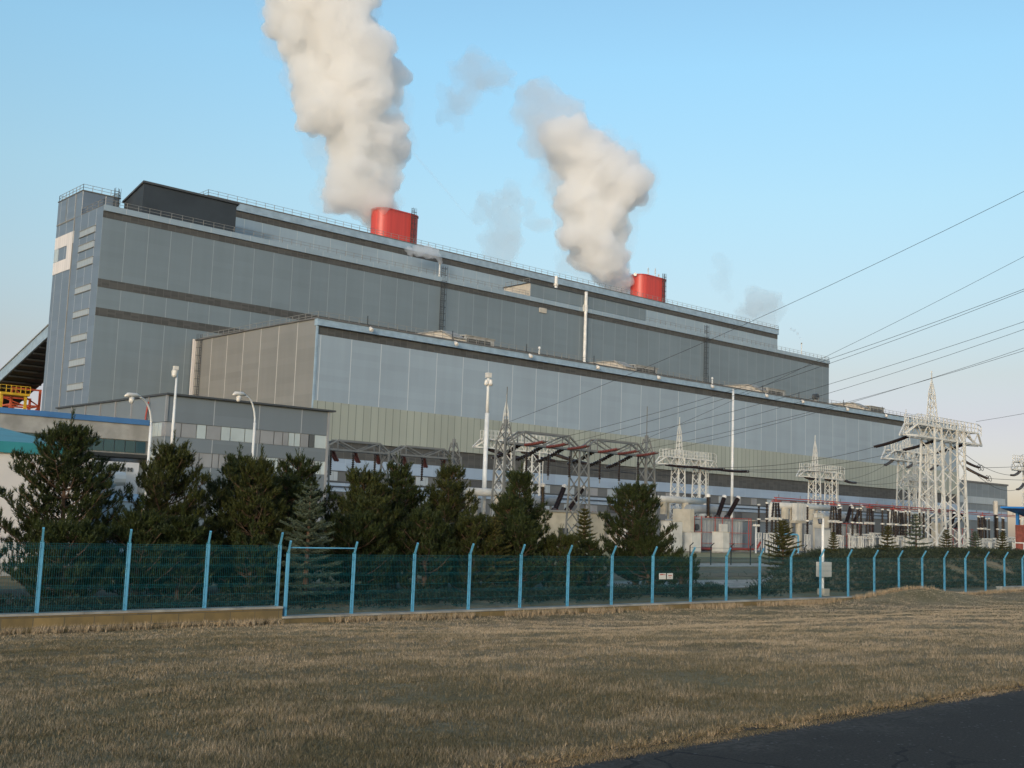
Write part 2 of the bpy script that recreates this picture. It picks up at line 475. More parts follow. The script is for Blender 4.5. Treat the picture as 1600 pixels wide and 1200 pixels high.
def zg(u, v):
    u = np.asarray(u, float); v = np.asarray(v, float)
    lin = -1.70*sstep(2, 33, v)*1.02
    lin = np.interp(v, [5.7, 30, 32], [-0.03, -1.70, -1.6])
    pla = np.interp(v, [5.7, 20.5, 23.5, 27, 30, 32], [-0.03, -1.2, -1.55, -1.72, -1.74, -1.6])
    k = sstep(14, 28, u)
    z = lin*(1-k) + pla*k
    mound = 0.62*np.exp(-((u-54.5)/4.5)**2 - ((v-29.0)/1.7)**2) + 0.28*sstep(58, 66, u)*np.exp(-((v-28.5)/2.5)**2)
    z = z + mound
    far = sstep(30.6, 32, v)
    bank = (1.4 + 0.4*sstep(60, 76, u))*sstep(42.5, 48.5, u-1.6*(v-32))*sstep(32.0, 37.5, v)*(1-sstep(45, 54, v))
    z = z*(1-far) + (-1.5 + bank)*far
    z = z + 0.035*np.sin(u*1.3+v*0.7)*np.sin(v*1.1-u*0.4)*sstep(6.2, 8, v)*(1-sstep(29, 30.2, v))
    z = np.where(v < 5.75, -0.12, z)
    return z

us = np.concatenate([[-4000, -1500, -600, -250, -100, -50], np.arange(-24, 100, 0.8), [104, 110, 120, 140, 180, 260, 400, 700, 1400, 4000]])
vs = np.concatenate([[-3000, -800, -200, -50, -10, 5.2], np.arange(5.75, 56, 0.4), [60, 70, 90, 130, 200, 300, 500, 1000, 3000, 6000]])
UU, VV = np.meshgrid(us, vs, indexing='ij')
ZZ = zg(UU, VV)
mb = MB()
mb.v = np.stack([UU, VV, ZZ], -1).reshape(-1, 3).tolist()
nv = len(vs)
mb.f = [(i*nv+j, (i+1)*nv+j, (i+1)*nv+j+1, i*nv+j+1) for i in range(len(us)-1) for j in range(nv-1)]
ground = mb.build('ground', M['ground'], smooth=True)
tag(ground, 'dry tan winter grass field sloping down to the fence', kind='structure')

mb = MB()                                    # road with a ragged edge
edge = []
x = -120.0
while x < 320:
    edge.append((x, 5.75 + 0.035*noise.noise((x*0.6, 3.1, 0)) + 0.04*noise.noise((x*4.3, 1.1, 0))))
    x += 0.35 if -5 < x < 40 else 3.0
for (xa, ya), (xb, yb) in zip(edge[:-1], edge[1:]):
    mb.quad((xa, -3.2, 0.0), (xb, -3.2, 0.0), (xb, yb, 0.0), (xa, ya, 0.0))
    mb.quad((xa, ya, 0.0), (xb, yb, 0.0), (xb, yb, -0.15), (xa, ya, -0.15))
tag(mb.build('road', M['asphalt']), 'dark asphalt road running along the grass field', kind='structure')
M['shoulder'] = paint('gritty_shoulder', (0.034, 0.029, 0.021), 0.95, vary=0.5, scale=9, bump=.4)
mb = MB()                                    # strip of grit and washed-out soil on the road edge
for (xa, ya), (xb, yb) in zip(edge[:-1], edge[1:]):
    wa = .08+.22*noise.noise((xa*1.3, 7, 0)); wb = .08+.22*noise.noise((xb*1.3, 7, 0))
    mb.quad((xa, ya-max(.01, wa*.4), 0.005), (xb, yb-max(.01, wb*.4), 0.005), (xb, yb+.1, 0.005), (xa, ya+.1, 0.005))
tag(mb.build('road_shoulder', M['shoulder']), 'gritty earth strip along the edge of the asphalt', kind='structure')

def strip(name, label, mat, u0, u1, v0, v1, dz, n=30, kind='structure'):
    mb = MB()
    for i in range(n):
        a = u0+(u1-u0)*i/n; b = u0+(u1-u0)*(i+1)/n
        m2 = 4
        for j in range(m2):
            c = v0+(v1-v0)*j/m2; d = v0+(v1-v0)*(j+1)/m2
            mb.quad((a, c, float(zg(a, c))+dz), (b, c, float(zg(b, c))+dz), (b, d, float(zg(b, d))+dz), (a, d, float(zg(a, d))+dz))
    return tag(mb.build(name, mat), label, kind=kind)
M['gravel'] = paint('pale_gravel', (0.4, 0.34, 0.28), 0.95, vary=0.3, scale=2.0)
M['yardgrass'] = paint('olive_lawn', (0.26, 0.215, 0.09), 0.95, vary=0.3, scale=0.8)
M['brownbed'] = paint('brown_planting_bed', (0.16, 0.11, 0.055), 0.95, vary=0.4, scale=1.5)
strip('gravel_path', 'pale gravel path just inside the blue fence', M['gravel'], 42, 62, 36.4, 42.0, 0.018)
strip('planting_bed', 'brown bed behind the gravel path', M['brownbed'], 44, 80, 44.5, 53.5, 0.02)
strip('service_road', 'pale service road in the yard', M['gravel'], 60, 140, 56, 61, 0.012)
strip('lawn', 'olive lawn in front of the transformers', M['yardgrass'], 70, 130, 71, 88, 0.012)
M['litter'] = paint('shaded_needle_litter', (0.05, 0.038, 0.022), 0.95, vary=0.4, scale=2.5)  # shadow among the low shrubs is put into this dark brown
strip('shaded_needle_litter', 'needle litter under the pines, darkened for shade', M['litter'], -20, 46, 30.9, 43, 0.008, kind='stuff')
M['yardgravel'] = paint('switchyard_gravel', (0.22, 0.2, 0.18), 0.95, vary=0.3, scale=1.0)
strip('switchyard_floor', 'gravel floor of the switchyard', M['yardgravel'], -40, 320, 89, 157, 0.012)
# ------------------------------------------------------------------ turbine hall
HX0, HX1, HV, HB = 98.4, 317.0, 158.0, 201.6
hall = thing('turbine_hall', 'long blue grey turbine hall with pale green glazed band below', 'building', (HX0, HV, -1.5))
mb = MB()
mb.quad((HX0, HV, 19.8), (HX1, HV, 19.8), (HX1, HV, 30.7), (HX0, HV, 30.7))
mb.build('front_cladding', M['hall'], hall, recalc=False)
mb = MB()
mb.quad((HX0, HB, -1.5), (HX0, HV, -1.5), (HX0, HV, 33.3), (HX0, HB, 33.6))
mb.build('end_cladding', M['hall_end'], hall, recalc=False)
mb = MB(); mb.quad((HX1, HV, -1.5), (HX1, HB, -1.5), (HX1, HB, 33.6), (HX1, HV, 33.3)); mb.build('far_end_cladding', M['hall_end'], hall, recalc=False)
mb = MB(); mb.box(HX0-0.12, HX0+.2, HV-0.1, HV+.2, 13.4, 33.2); mb.build('corner_trim', M['fascia'], hall)
mb = MB(); mb.box(HX0+0.02, HX1, HV-0.12, HV+0.3, 13.4, 19.8); mb.build('glazed_band', M['glass_green'], hall)
mb = MB(); mb.box(HX0+0.02, HX1, HV+0.25, HV+0.6, 10.6, 13.4); mb.build('dark_louvre_band', M['dark_louvre'], hall)
mb = MB(); mb.box(HX0+0.02, HX1-.02, HV+0.2, HV+0.55, 30.7, 32.15); mb.build('eave_louvre_band', M['dark_louvre'], hall)
mb = MB(); mb.box(HX0-0.25, HX1+.1, HV-0.45, HV+0.5, 32.15, 33.25); mb.build('eave_fascia', M['fascia'], hall)
mb = MB()
mb.prism([(HV-0.6, 33.25), (HV+20, 33.5), (HB, 33.6), (HB, 33.9), (HV-0.6, 33.5)], 0, HX0-0.3, HX1+.15)
mb.build('roof', M['roof'], hall)
mb = MB()
for z0, z1 in ((8.6, 10.6), (5.2, 6.7)): mb.box(HX0+.02, HX1, HV-0.05, HV+0.4, z0, z1)
mb.build('light_blue_band', M['lowband'], hall)
mb = MB(); mb.box(HX0+.02, HX1, HV+.25, HV+.7, -1.5, 8.6); mb.build('plinth_wall', M['lowwall'], hall)
winr = random.Random(3)
for band, (z0, z1) in enumerate(((6.95, 8.45), (3.6, 5.0))):        # ground-floor windows, two per bay
    for i in range(35):
        xa = 102.0+6.1*i
        if band == 1 and i > 18: break
        if xa > 312: break
        m2 = MB(); m2.box(xa, xa+winr.choice((2.0, 2.6, 3.2)), HV+0.17, HV+0.3, z0, z1)
        m2.build('window', winr.choice((M['window_dark'], M['window_mid'], M['win_grey'])), hall)
mb = MB(); mb.box(HX0+.02, HX1, HV-0.12, HV+.1, 6.62, 6.86); mb.tube([(100, HV-.5, 6.0), (HX1, HV-.5, 6.0)], .12, 6); mb.build('pipe_run', M['dark_metal'], hall)
mb = MB()
railing(mb, [(HX0, HV-.2, 33.4), (HX1, HV-.2, 33.4)], 1.1, 2.0, 0.07)
railing(mb, [(HX0+.1, HV, 33.4), (HX0+.1, HB-3, 33.6)], 1.1, 2.0, 0.07)
mb.build('roof_railing', M['rail'], hall)
mb = MB(); ladder(mb, HX0, 198.6, 12, 34.6, -1, 0); mb.build('wall_ladder', M['dark_metal'], hall)
mb = MB(); mb.box(HX0-0.5, HX0-.02, 201.0, 201.55, 10, 33.9); mb.build('corner_trim', M['white_panel'], hall)

# lamps on brackets along the eave of the hall
lamp0 = thing('eave_lamp', 'small bracket lamp on the turbine hall eave above the office roof', 'lamp', (108, HV-.5, 33.3), 'bracket lamps along the turbine hall eave')
mb = MB(); mb.tube([(108, HV-.3, 33.3), (108, HV-.7, 33.6), (108, HV-1.5, 32.9)], .07, 6); mb.bar((108, HV-.4, 33.3), (108, HV-.4, 35.1), .12); mb.build('bracket', M['dark_metal'], lamp0)
mb = MB(); mb.tube([(108, HV-1.2, 33.05), (108, HV-1.6, 32.6), (108, HV-1.9, 32.45)], [.16, .42, .3], 8); mb.build('lamp_head', M['lamp_white'], lamp0)
names = ['left of the first roof house', 'right of the first roof house', 'just left of the second roof house', 'right of the second roof house', 'left of the third roof house', 'by the third roof house front', 'right of the third roof house', 'left of the fourth roof house', 'at the fourth roof house', 'near the far end of the hall']
for x, nm in zip((126.6, 144.9, 163.5, 182.2, 200.5, 221, 236, 256, 275, 296), names):
    dup(lamp0, (x, HV-.5, 33.3), 'bracket lamp on the hall eave, '+nm)

# monitor houses on the roof
rh = thing('roof_house', 'beige ventilator house on the hall roof nearest the office, grille in front', 'roof house', (131, 163, 33.5), 'ventilator houses on the turbine hall roof')
mb = MB()
mb.prism([(163, 33.45), (163, 34.9), (166.4, 36.4), (171, 36.6), (176.5, 36.6), (176.5, 33.5)], 0, 131, 141.2)
mb.build('wall', M['beige'], rh)
mb = MB()
mb.prism([(162.8, 34.95), (166.3, 36.5), (176.7, 36.75), (176.7, 36.95), (166.2, 36.7), (162.7, 35.12)], 0, 130.8, 134.0)
mb.prism([(162.8, 35.75), (176.7, 36.75), (176.7, 36.95), (162.7, 35.95)], 0, 134.0, 141.4)
mb.build('roof', M['concrete_panel'], rh)
mb = MB(); mb.box(134.0, 141.2, 162.9, 163.3, 33.5, 35.8); mb.build('front_panel', M['concrete_panel'], rh)
for k in range(2):
    f = MB(); f.box(134.4+3.0*k, 137.1+3.0*k, 162.72, 162.95, 34.1, 35.3); f.build('grille', M['dark_louvre'], rh)
for x, lb in ((179.0, 'beige ventilator house on the hall roof left of the tall white mast'), (227.5, 'beige ventilator house on the hall roof right of the tall white mast'), (275.0, 'beige ventilator house at the far end of the hall roof')):
    dup(rh, (x, 163, 33.5), lb)

vp = thing('roof_vent_pipe', 'small white vent pipe standing on the hall roof edge', 'pipe', (150.5, 160, 33.5), 'small vents on the hall roof')
mb = MB(); mb.tube([(150.5, 160, 33.4), (150.5, 160, 35.2)], .14, 8); mb.build('pipe', M['white_pole'], vp)
mb = MB(); mb.tube([(150.5, 160, 35.1), (150.5, 160, 35.5)], [.3, .18], 8); mb.build('cap', M['white_pole'], vp)
dup(vp, (205.0, 160, 33.5), 'small white vent pipe on the hall roof beside the third roof house')
fan = thing('roof_fan', 'dark round fan unit on the far part of the hall roof', 'fan', (247, 160, 33.5))
mb = MB(); mb.tube([(247, 160, 33.4), (247, 160, 34.6)], .35, 10); mb.build('duct', M['rail'], fan)
mb = MB(); mb.tube([(247, 159.4, 35.1), (247, 160.6, 35.1)], .8, 12); mb.build('housing', M['dark_metal'], fan)

# low annex beyond the hall
ann = thing('annex_building', 'low dark grey annex beyond the far end of the hall, ribbon windows', 'building', (HX1, HV, -1.5))
mb = MB(); mb.box(HX1+.3, 350, HV+.2, 200, -1.5, 17.3); mb.build('wall', M['office'], ann)
mb = MB(); mb.box(HX1+.2, 350.3, HV-.1, 200.2, 17.3, 17.8); mb.build('roof', M['roof'], ann)
mb = MB(); mb.box(HX1+1, 348, HV-.05, HV+.4, 11.2, 13.2); mb.build('window_band', M['win_grey'], ann)
mb = MB(); mb.box(HX1+1, 349, HV-.05, HV+.4, 6.2, 9.2); mb.build('lower_band', M['lowband'], ann)

# ------------------------------------------------------------------ boiler house
BX0, BX1, BV, BB = 78.8, 319.4, 202.0, 225.2
bh = thing('boiler_house', 'huge dark grey boiler house rising behind the turbine hall', 'building', (BX0, BV, -1.5))
mb = MB(); mb.quad((BX0, BV, -1.5), (BX1, BV, -1.5), (BX1, BV, 54.2), (BX0, BV, 54.2))
mb.quad((BX1, BV, -1.5), (BX1, 262, -1.5), (BX1, 262, 56.4), (BX1, BV, 56.4))
mb.quad((BX1, 262, -1.5), (BX0+20, 262, -1.5), (BX0+20, 262, 56.4), (BX1, 262, 56.4))
mb.build('front_cladding', M['boiler'], bh, recalc=False)
mb = MB()
mb.quad((BX0, BB, -1.5), (BX0, BV, -1.5), (BX0, BV, 56.4), (BX0, BB, 56.4))
mb.box(BX0-0.05, BX0+7.2, 212.65, BB, 56.4, 61.2)
mb.quad((BX0, BB, -1.5), (BX0, BB, 56.4), (BX0+20, BB, 56.4), (BX0+20, BB, -1.5))
mb.quad((BX0+20, BB, -1.5), (BX0+20, BB, 56.4), (BX0+20, 262, 56.4), (BX0+20, 262, -1.5))
mb.build('end_cladding', M['boiler_end'], bh, recalc=False)
mb = MB(); mb.box(BX0+.05, BX1+.05, BV-.35, BV+.4, 55.4, 56.5); mb.build('eave_fascia', M['upper'], bh)
mb = MB(); mb.box(BX0+.03, BX1-.03, BV-0.06, BV+.3, 54.15, 55.4); mb.build('eave_louvre_band', M['dark_louvre'], bh)
for z0, z1 in ((41.15, 42.7), (35.85, 37.35)):
    mb = MB(); mb.box(BX0+.03, BX1-.03, BV-0.06, BV+.3, z0, z1); mb.build('louvre_band', M['dark_louvre'], bh)
mb = MB(); mb.box(BX0+.05, BX1, BV+.1, BB, 56.42, 56.62); mb.box(BX0+20, BX1, BB, 262, 56.42, 56.62); mb.build('lower_roof', M['roof'], bh)
UX0, UX1, UV = 104.3, 306.0, 212.6
mb = MB(); mb.quad((UX0, UV, 56.4), (UX1, UV, 56.4), (UX1, UV, 62.9), (UX0, UV, 62.9))
mb.quad((UX1, UV, 56.4), (UX1, 258, 56.4), (UX1, 258, 65.8), (UX1, UV, 65.8))
mb.quad((UX0, 258, 56.4), (UX0, UV, 56.4), (UX0, UV, 65.8), (UX0, 258, 65.8))
mb.build('upper_wall', M['upper'], bh, recalc=False)
mb = MB(); mb.box(UX0+.02, UX1-.02, UV-.06, UV+.3, 62.8, 64.2); mb.build('upper_louvre_band', M['dark_louvre'], bh)
mb = MB(); mb.box(UX0-.1, UX1+.1, UV-.45, UV+.4, 64.2, 65.75); mb.build('upper_fascia', M['fascia'], bh)
mb = MB(); mb.box(UX0-.15, UX1+.15, UV-.5, 258.1, 65.75, 66.0); mb.build('upper_roof', M['roof'], bh)
mb = MB(); mb.box(BX0-.15, BX0+7.4, 212.5, BB+.15, 61.2, 61.4); mb.build('tower_roof', M['roof'], bh)
mb = MB()
railing(mb, [(BX0, 212.5, 56.5), (BX0, 202.0, 56.5), (BX1, 202.0, 56.5), (BX1, 240, 56.5)], 1.15, 2.2, 0.075)
railing(mb, [(UX0, 240, 66), (UX0, UV-.3, 66), (UX1, UV-.3, 66), (UX1, 240, 66)], 1.15, 2.2, 0.075)
railing(mb, [(BX0+7.2, 225, 61.4), (BX0, 225, 61.4), (BX0, 212.7, 61.4), (BX0+7.2, 212.7, 61.4), (BX0+7.2, 224, 61.4)], 1.15, 1.6, 0.08)
mb.build('roof_railing', M['rail'], bh)
for x, y, za, zb, ww in ((158.6, BV, 34, 59, 1.0), (255.2, BV, 34, 59, 1.0), (BX0+6.4, 212.6, 56.5, 63, .9)):
    mb = MB(); ladder(mb, x, y, za, zb, 0, -1, w=ww, t=.1); mb.build('wall_ladder', M['dark_metal'], bh)
# end windows, with joint strips beside them
for z0, z1 in ((51.95, 53.05), (49.1, 50.2), (45.95, 47.15), (41.0, 42.0), (36.4, 37.4), (31.75, 32.8), (27.1, 28.2), (22.6, 23.6), (18, 19)):
    w = MB(); w.box(BX0-.12, BX0+.1, 205.2, 212.4, z0, z1); f = w.build('window', M['win_grey'], bh)
    w = MB(); w.box(BX0-.2, BX0+.1, 205.0, 212.6, z0-.14, z0); w.box(BX0-.2, BX0+.1, 205.0, 212.6, z1, z1+.12); w.build('window_frame', M['rail'], f)
for z0, z1, v0, v1 in ((51.45, 53.85, 215.6, 225.1), (46.4, 48.8, 216.0, 225.15), (48.8, 51.45, 215.8, 218.6)):
    w = MB(); w.box(BX0-.1, BX0+.1, v0, v1, z0, z1); w.build('white_panel', M['white_panel'], bh)
w = MB(); w.box(BX0-.1, BX0+.1, 223.0, 225.1, 48.85, 51.4); w.build('tower_window', M['window_light'], bh)
w = MB(); w.box(BX0-.12, BX0+.1, 215.8, 225.15, 56.3, 56.55); w.box(BX0-.12, BX0+.1, 215.7, 215.9, 18, 61); w.box(BX0-.1, BX0+.1, 220.5, 220.65, 56.5, 61); w.build('joint_trim', M['rail'], bh)
w = MB(); w.box(189.5, 191.8, BV-.3, BV+.1, 53.0, 54.2); w.build('wall_vent', M['beige'], bh)

hd = thing('roof_hood', 'black sheet metal hood on the left end of the boiler house roof', 'roof structure', (86.9, 204, 56.5))
mb = MB(); mb.prism([(203.9, 56.6), (203.9, 62.9), (212.5, 60.6), (212.5, 56.6)], 0, 86.9, 106.5); mb.build('shell', M['hood'], hd)
mb = MB(); mb.prism([(203.5, 62.85), (203.5, 63.25), (212.9, 60.95), (212.9, 60.55)], 0, 86.6, 106.9); mb.build('roof', M['dark_metal'], hd)

rb = thing('rooftop_plant_room', 'low grey plant room with a tan end wall on the lower boiler roof', 'roof structure', (186, BV, 56.6))
mb = MB(); mb.box(186, 229, BV-.02-.35, 211.5, 56.55, 59.75); mb.build('wall', M['boiler'], rb)
mb = MB(); mb.box(185.9, 186.0, BV-.3, 211.4, 56.6, 59.7); mb.build('end_panel', M['beige'], rb)
mb = MB(); mb.box(185.7, 229.2, BV-.6, 211.7, 59.75, 59.95); mb.build('roof', M['dark_metal'], rb)
mb = MB(); railing(mb, [(186, 211, 59.95), (186, BV, 59.95)], 1.1, 2, .08); mb.build('roof_railing', M['rail'], rb)

v1 = thing('white_vent_pipe', 'tall white vent pipe climbing the boiler house front', 'pipe', (205.2, 201.3, 33.6))
mb = MB(); mb.tube([(205.2, 201.2, 33.5), (205.2, 201.2, 60.6)], .42, 10); mb.build('pipe', M['white_pole'], v1)
mb = MB(); mb.box(204.6, 205.8, 201.0, 202, 55.5, 57.2); mb.build('clamp', M['white_steel'], v1)
v2 = thing('white_vent_pipe', 'short white vent pipe above the rooftop plant room', 'pipe', (196, 203, 59.9))
mb = MB(); mb.tube([(196, 203, 59.9), (196, 203, 63.4)], .42, 10); mb.build('pipe', M['white_pole'], v2)
mb = MB(); mb.tube([(196, 203, 60.9), (196, 203, 61.4)], .6, 10); mb.build('clamp', M['white_steel'], v2)

# ------------------------------------------------------------------ chimneys
def chimney(x0, x1, label, antennas):
    vc, R, zt, zb = 230.7, 3.1, 78.2, 60.0
    c = thing('chimney_stack', label, 'chimney', ((x0+x1)/2, vc, 66))
    poly = []
    for i in range(25):
        a = math.pi/2 + math.pi*i/24
        poly.append((x0+R*math.cos(a), vc+R*math.sin(a)))
    for i in range(25):
        a = -math.pi/2 + math.pi*i/24
        poly.append((x1+R*math.cos(a), vc+R*math.sin(a)))
    mb = MB(); n = len(poly)
    for z0, z1, g in ((zb, zt-.35, 0), (zt-.35, zt, .12)):
        pp = [(x+(g if x > (x0+x1)/2 else -g), y+(g if y > vc else -g)) for x, y in poly]
        base = len(mb.v)
        mb.v += [(x, y, z0) for x, y in pp] + [(x, y, z1) for x, y in pp]
        mb.f += [(base+i, base+(i+1) % n, base+n+(i+1) % n, base+n+i) for i in range(n)]
    mb.f.append(tuple(base+n+i for i in range(n)))
    o = mb.build('shell', M['red'], c, smooth=False)
    for p in o.data.polygons: p.use_smooth = len(p.vertices) == 4
    mb = MB(); ladder(mb, x1-.2, vc-R, 66, 79.6, 0, -1, w=.9, t=.12); mb.build('ladder', M['dark_metal'], c)
    if antennas:
        mb = MB()
        for x, h in ((x0+.2, 2.2), (x0+3.5, 2.6), (x0+5.2, 1.1)):
            mb.bar((x, vc-R+.2, zt), (x, vc-R+.2, zt+h), .14)
            for k in range(3): mb.bar((x-.4, vc-R+.2, zt+h*(.4+.2*k)), (x+.4, vc-R+.2, zt+h*(.4+.2*k)), .1)
        mb.build('antenna', M['lamp_white'], c)
        mb = MB(); mb.tube([(x0-R-.6, vc-1, zt-.4), (x0-R-.9, vc-1.3, zt-.4)], [.55, .5], 12); mb.bar((x0-R+.1, vc-.5, zt-.4), (x0-R-.6, vc-1, zt-.4), .12); mb.build('dish', M['lamp_white'], c)
    return c
chimney(161.3, 168.3, 'red oval chimney stack on the roof under the larger steam plume', False)
chimney(259.2, 266.4, 'red oval chimney stack with antennas on its rim', True)

# ------------------------------------------------------------------ coal conveyor gallery at the left
cg = thing('conveyor_gallery', 'inclined coal conveyor gallery with black underside at the left edge', 'conveyor', (79, 226, 30))
sl = -6.65/24.75
def gz(v): return 36.3 + sl*(v-226)
mb = MB()
for xa, xb, dz0, dz1 in ((79.0, 79.25, -2.2, 0), (87.3, 87.55, -2.2, 0)):
    mb.add([(xa, 225.5, gz(225.5)+dz0), (xb, 225.5, gz(225.5)+dz0), (xb, 330, gz(330)+dz0), (xa, 330, gz(330)+dz0), (xa, 225.5, gz(225.5)+dz1), (xb, 225.5, gz(225.5)+dz1), (xb, 330, gz(330)+dz1), (xa, 330, gz(330)+dz1)],
           [(0,3,2,1),(4,5,6,7),(0,1,5,4),(1,2,6,5),(2,3,7,6),(3,0,4,7)])
mb.build('side_wall', M['fascia'], cg)
mb = MB(); mb.add([(79.2, 225.5, gz(225.5)-2.1), (87.4, 225.5, gz(225.5)-2.1), (87.4, 330, gz(330)-2.1), (79.2, 330, gz(330)-2.1), (79.2, 225.5, gz(225.5)-2.4), (87.4, 225.5, gz(225.5)-2.4), (87.4, 330, gz(330)-2.4), (79.2, 330, gz(330)-2.4)],
    [(0,1,2,3),(7,6,5,4),(0,4,5,1),(1,5,6,2),(2,6,7,3),(3,7,4,0)]); 
for k in range(30):
    v = 227+3.4*k; mb.bar((79.3, v, gz(v)-2.6), (87.3, v, gz(v)-2.6), .35)
mb.build('underside', M['black_steel'], cg)
mb = MB(); mb.add([(78.8, 225.5, gz(225.5)), (87.7, 225.5, gz(225.5)), (87.7, 330, gz(330)), (78.8, 330, gz(330)), (78.8, 225.5, gz(225.5)+.25), (87.7, 225.5, gz(225.5)+.25), (87.7, 330, gz(330)+.25), (78.8, 330, gz(330)+.25)],
    [(0,3,2,1),(4,5,6,7),(0,1,5,4),(1,2,6,5),(2,3,7,6),(3,0,4,7)]); mb.build('roof', M['rail'], cg)
ts = thing('trestle_support', 'orange red steel trestle with a yellow platform under the conveyor', 'support frame', (84, 256, -1.5))
mb = MB()
for x in (82.0, 88.0):
    for v in (253, 259): mb.bar((x, v, -1.5), (x, v, gz(v)-2.8), .45)
    mb.bar((x, 253, 22.5), (x, 259, 22.5), .3); mb.bar((x, 253, 14), (x, 259, 22.5), .25); mb.bar((x, 253, 22.5), (x, 259, 16), .25)
for v in (253, 259):
    for z in (8, 15, 22.5, gz(v)-3.0): mb.bar((82, v, z), (88, v, z), .35)
    mb.bar((82, v, 15), (88, v, 22.5), .25); mb.bar((82, v, 22.5), (88, v, 15), .25); mb.bar((88, v, 22.5), (82, v, gz(v)-3), .25)
mb.build('frame', M['orange_red'], ts)
mb = MB(); mb.box(78.6, 84.6, 249.2, 252.6, 24.2, 24.7)
railing(mb, [(84.6, 249.2, 24.7), (78.6, 249.2, 24.7), (78.6, 252.6, 24.7)], 1.5, 1.0, .14); 
for x in (79, 84): mb.bar((x, 250, 15), (x, 250, 24.3), .5); 
mb.build('platform', M['yellow'], ts)

# ------------------------------------------------------------------ office block in front of the hall's left end
OX0, OX1, OV0, OV1, OZ = 37.15, 51.4, 80.0, 102.0, 10.0
ob = thing('office_block', 'grey three storey office block with two rows of pale windows', 'building', (OX0, OV0, -1.5))
mb = MB()
for z0, z1 in ((-1.5, 0.9), (2.6, 4.75), (5.85, 6.9), (8.0, OZ)): mb.box(OX0, OX1, OV0, OV1, z0, z1)
mb.build('wall', M['office'], ob)
mb = MB(); mb.box(OX0+.15, OX1-.15, OV0+.15, OV1-.15, -1.4, OZ-.1); mb.build('window_reveal', M['window_mid'], ob)
mb = MB(); mb.box(OX0-.2, OX1+.5, OV0-.35, OV1+.1, OZ, OZ+.14); mb.build('roof', M['dark_metal'], ob)
wr = random.Random(11)
for z0, z1 in ((6.9, 8.0), (4.75, 5.85), (1.2, 2.4)):
    x = OX0+.05
    while x < OX1-.4:
        w = wr.choice((0.55, 0.8, 1.1, 1.25))
        if x+w > OX1: w = OX1-x
        k = MB(); k.box(x+.04, x+w-.04, OV0+.04, OV0+.14, z0+.03, z1-.03)
        k.build('window', wr.choice((M['window_light'],)*6+(M['window_mid'],)*6+(M['window_dark'],)), ob)
        x += w
    for j in range(4):
        k = MB(); k.box(OX0+.04, OX0+.14, OV0+.1+.62*j, OV0+.66+.62*j, z0+.03, z1-.03); k.build('window', M['window_light'] if j else M['window_mid'], ob)
for x0, x1, y0, y1, z0 in [(OX0-.1, OX0+.05, y-.05, y+.05, 8) for y in (83.1, 86.2, 89.3, 92.4, 95.5, 98.6)]+[(OX0-.1, OX0+.08, OV0-.1, OV0+.08, 8.0), (OX1-.08, OX1+.1, OV0-.1, OV0+.1, 2.6)]:
    mb = MB(); mb.box(x0, x1, y0, y1, z0, OZ); mb.build('joint_trim', M['window_mid'], ob)
mb = MB(); mb.tube([(OX0-.25, 82.9, 8.0), (OX0-.25, 83.0, 8.4), (OX0-.25, 82.7, 9.6)], .07, 6); mb.build('red_pipe', M['pipe_red'], ob)

# ------------------------------------------------------------------ pipe bridge, left
br = thing('walkway_bridge', 'enclosed walkway bridge with blue roof edge and dark teal windows', 'bridge', (18, 82, 6))
mb = MB(); mb.box(-60, OX0-.25, 82.2, 85.2, 7.75, 8.15); mb.build('roof_edge', M['blue_sheet'], br)
mb = MB(); mb.box(-60, OX0-.05, 82.35, 85.0, 6.55, 7.75); mb.build('concrete_panel', M['concrete_panel'], br)
for i in range(60):
    k = MB(); x1 = OX0-.35-.82*i; k.box(x1-.74, x1, 82.42, 82.5, 5.62, 6.5); k.build('window', M['teal_glass'], br)
mb = MB(); mb.box(-60, OX0-.1, 82.5, 84.9, 5.5, 6.55); mb.build('window_wall', M['rail'], br)
mb = MB(); mb.box(-60, OX0-.05, 82.3, 85.1, 5.25, 5.5); mb.build('floor_beam', M['black_steel'], br)
for x in (29.6, 6, -18):
    k = MB(); k.bar((x, 83.5, -1.5), (x, 83.5, 5.3), .6); k.bar((x, 82.6, 5.1), (x, 84.6, 5.1), .4); k.build('support_column', M['blue_sheet'], br)

gl = thing('low_glazed_shed', 'low glazed shed with dark teal panes under the walkway bridge', 'building', (31, 90, -1.5))
mb = MB(); mb.box(25, 37, 90, 96, -1.5, 5.4); mb.build('wall', M['dark_metal'], gl)
for i in range(14):
    k = MB(); k.box(25.2+.83*i, 25.85+.83*i, 89.9, 90.02, 3.2, 5.0); k.build('window', M['teal_glass'], gl)
mb = MB(); mb.box(24.8, 37.1, 89.8, 96.2, 5.4, 5.6); mb.build('roof', M['rail'], gl)

# white workshop with teal roof
ws = thing('white_workshop', 'white rendered workshop with a teal roof edge behind the tallest pine', 'building', (15, 50.5, -1.5))
mb = MB(); mb.box(-12, 20.2, 50.6, 60, -0.95, 3.72); mb.build('wall', M['white_wall'], ws)
mb = MB(); mb.prism([(50.4, 3.72), (50.4, 4.2), (60.2, 5.4), (60.2, 3.72)], 0, -12.2, 19.0); mb.build('roof', M['teal_sheet'], ws)
mb = MB(); mb.box(-12, 15.4, 50.5, 50.62, 1.0, 2.2); mb.build('window_strip', M['window_dark'], ws)
mb = MB(); mb.box(-12, 20.3, 50.5, 60.1, -1.5, -0.95); mb.build('plinth', M['concrete_panel'], ws)
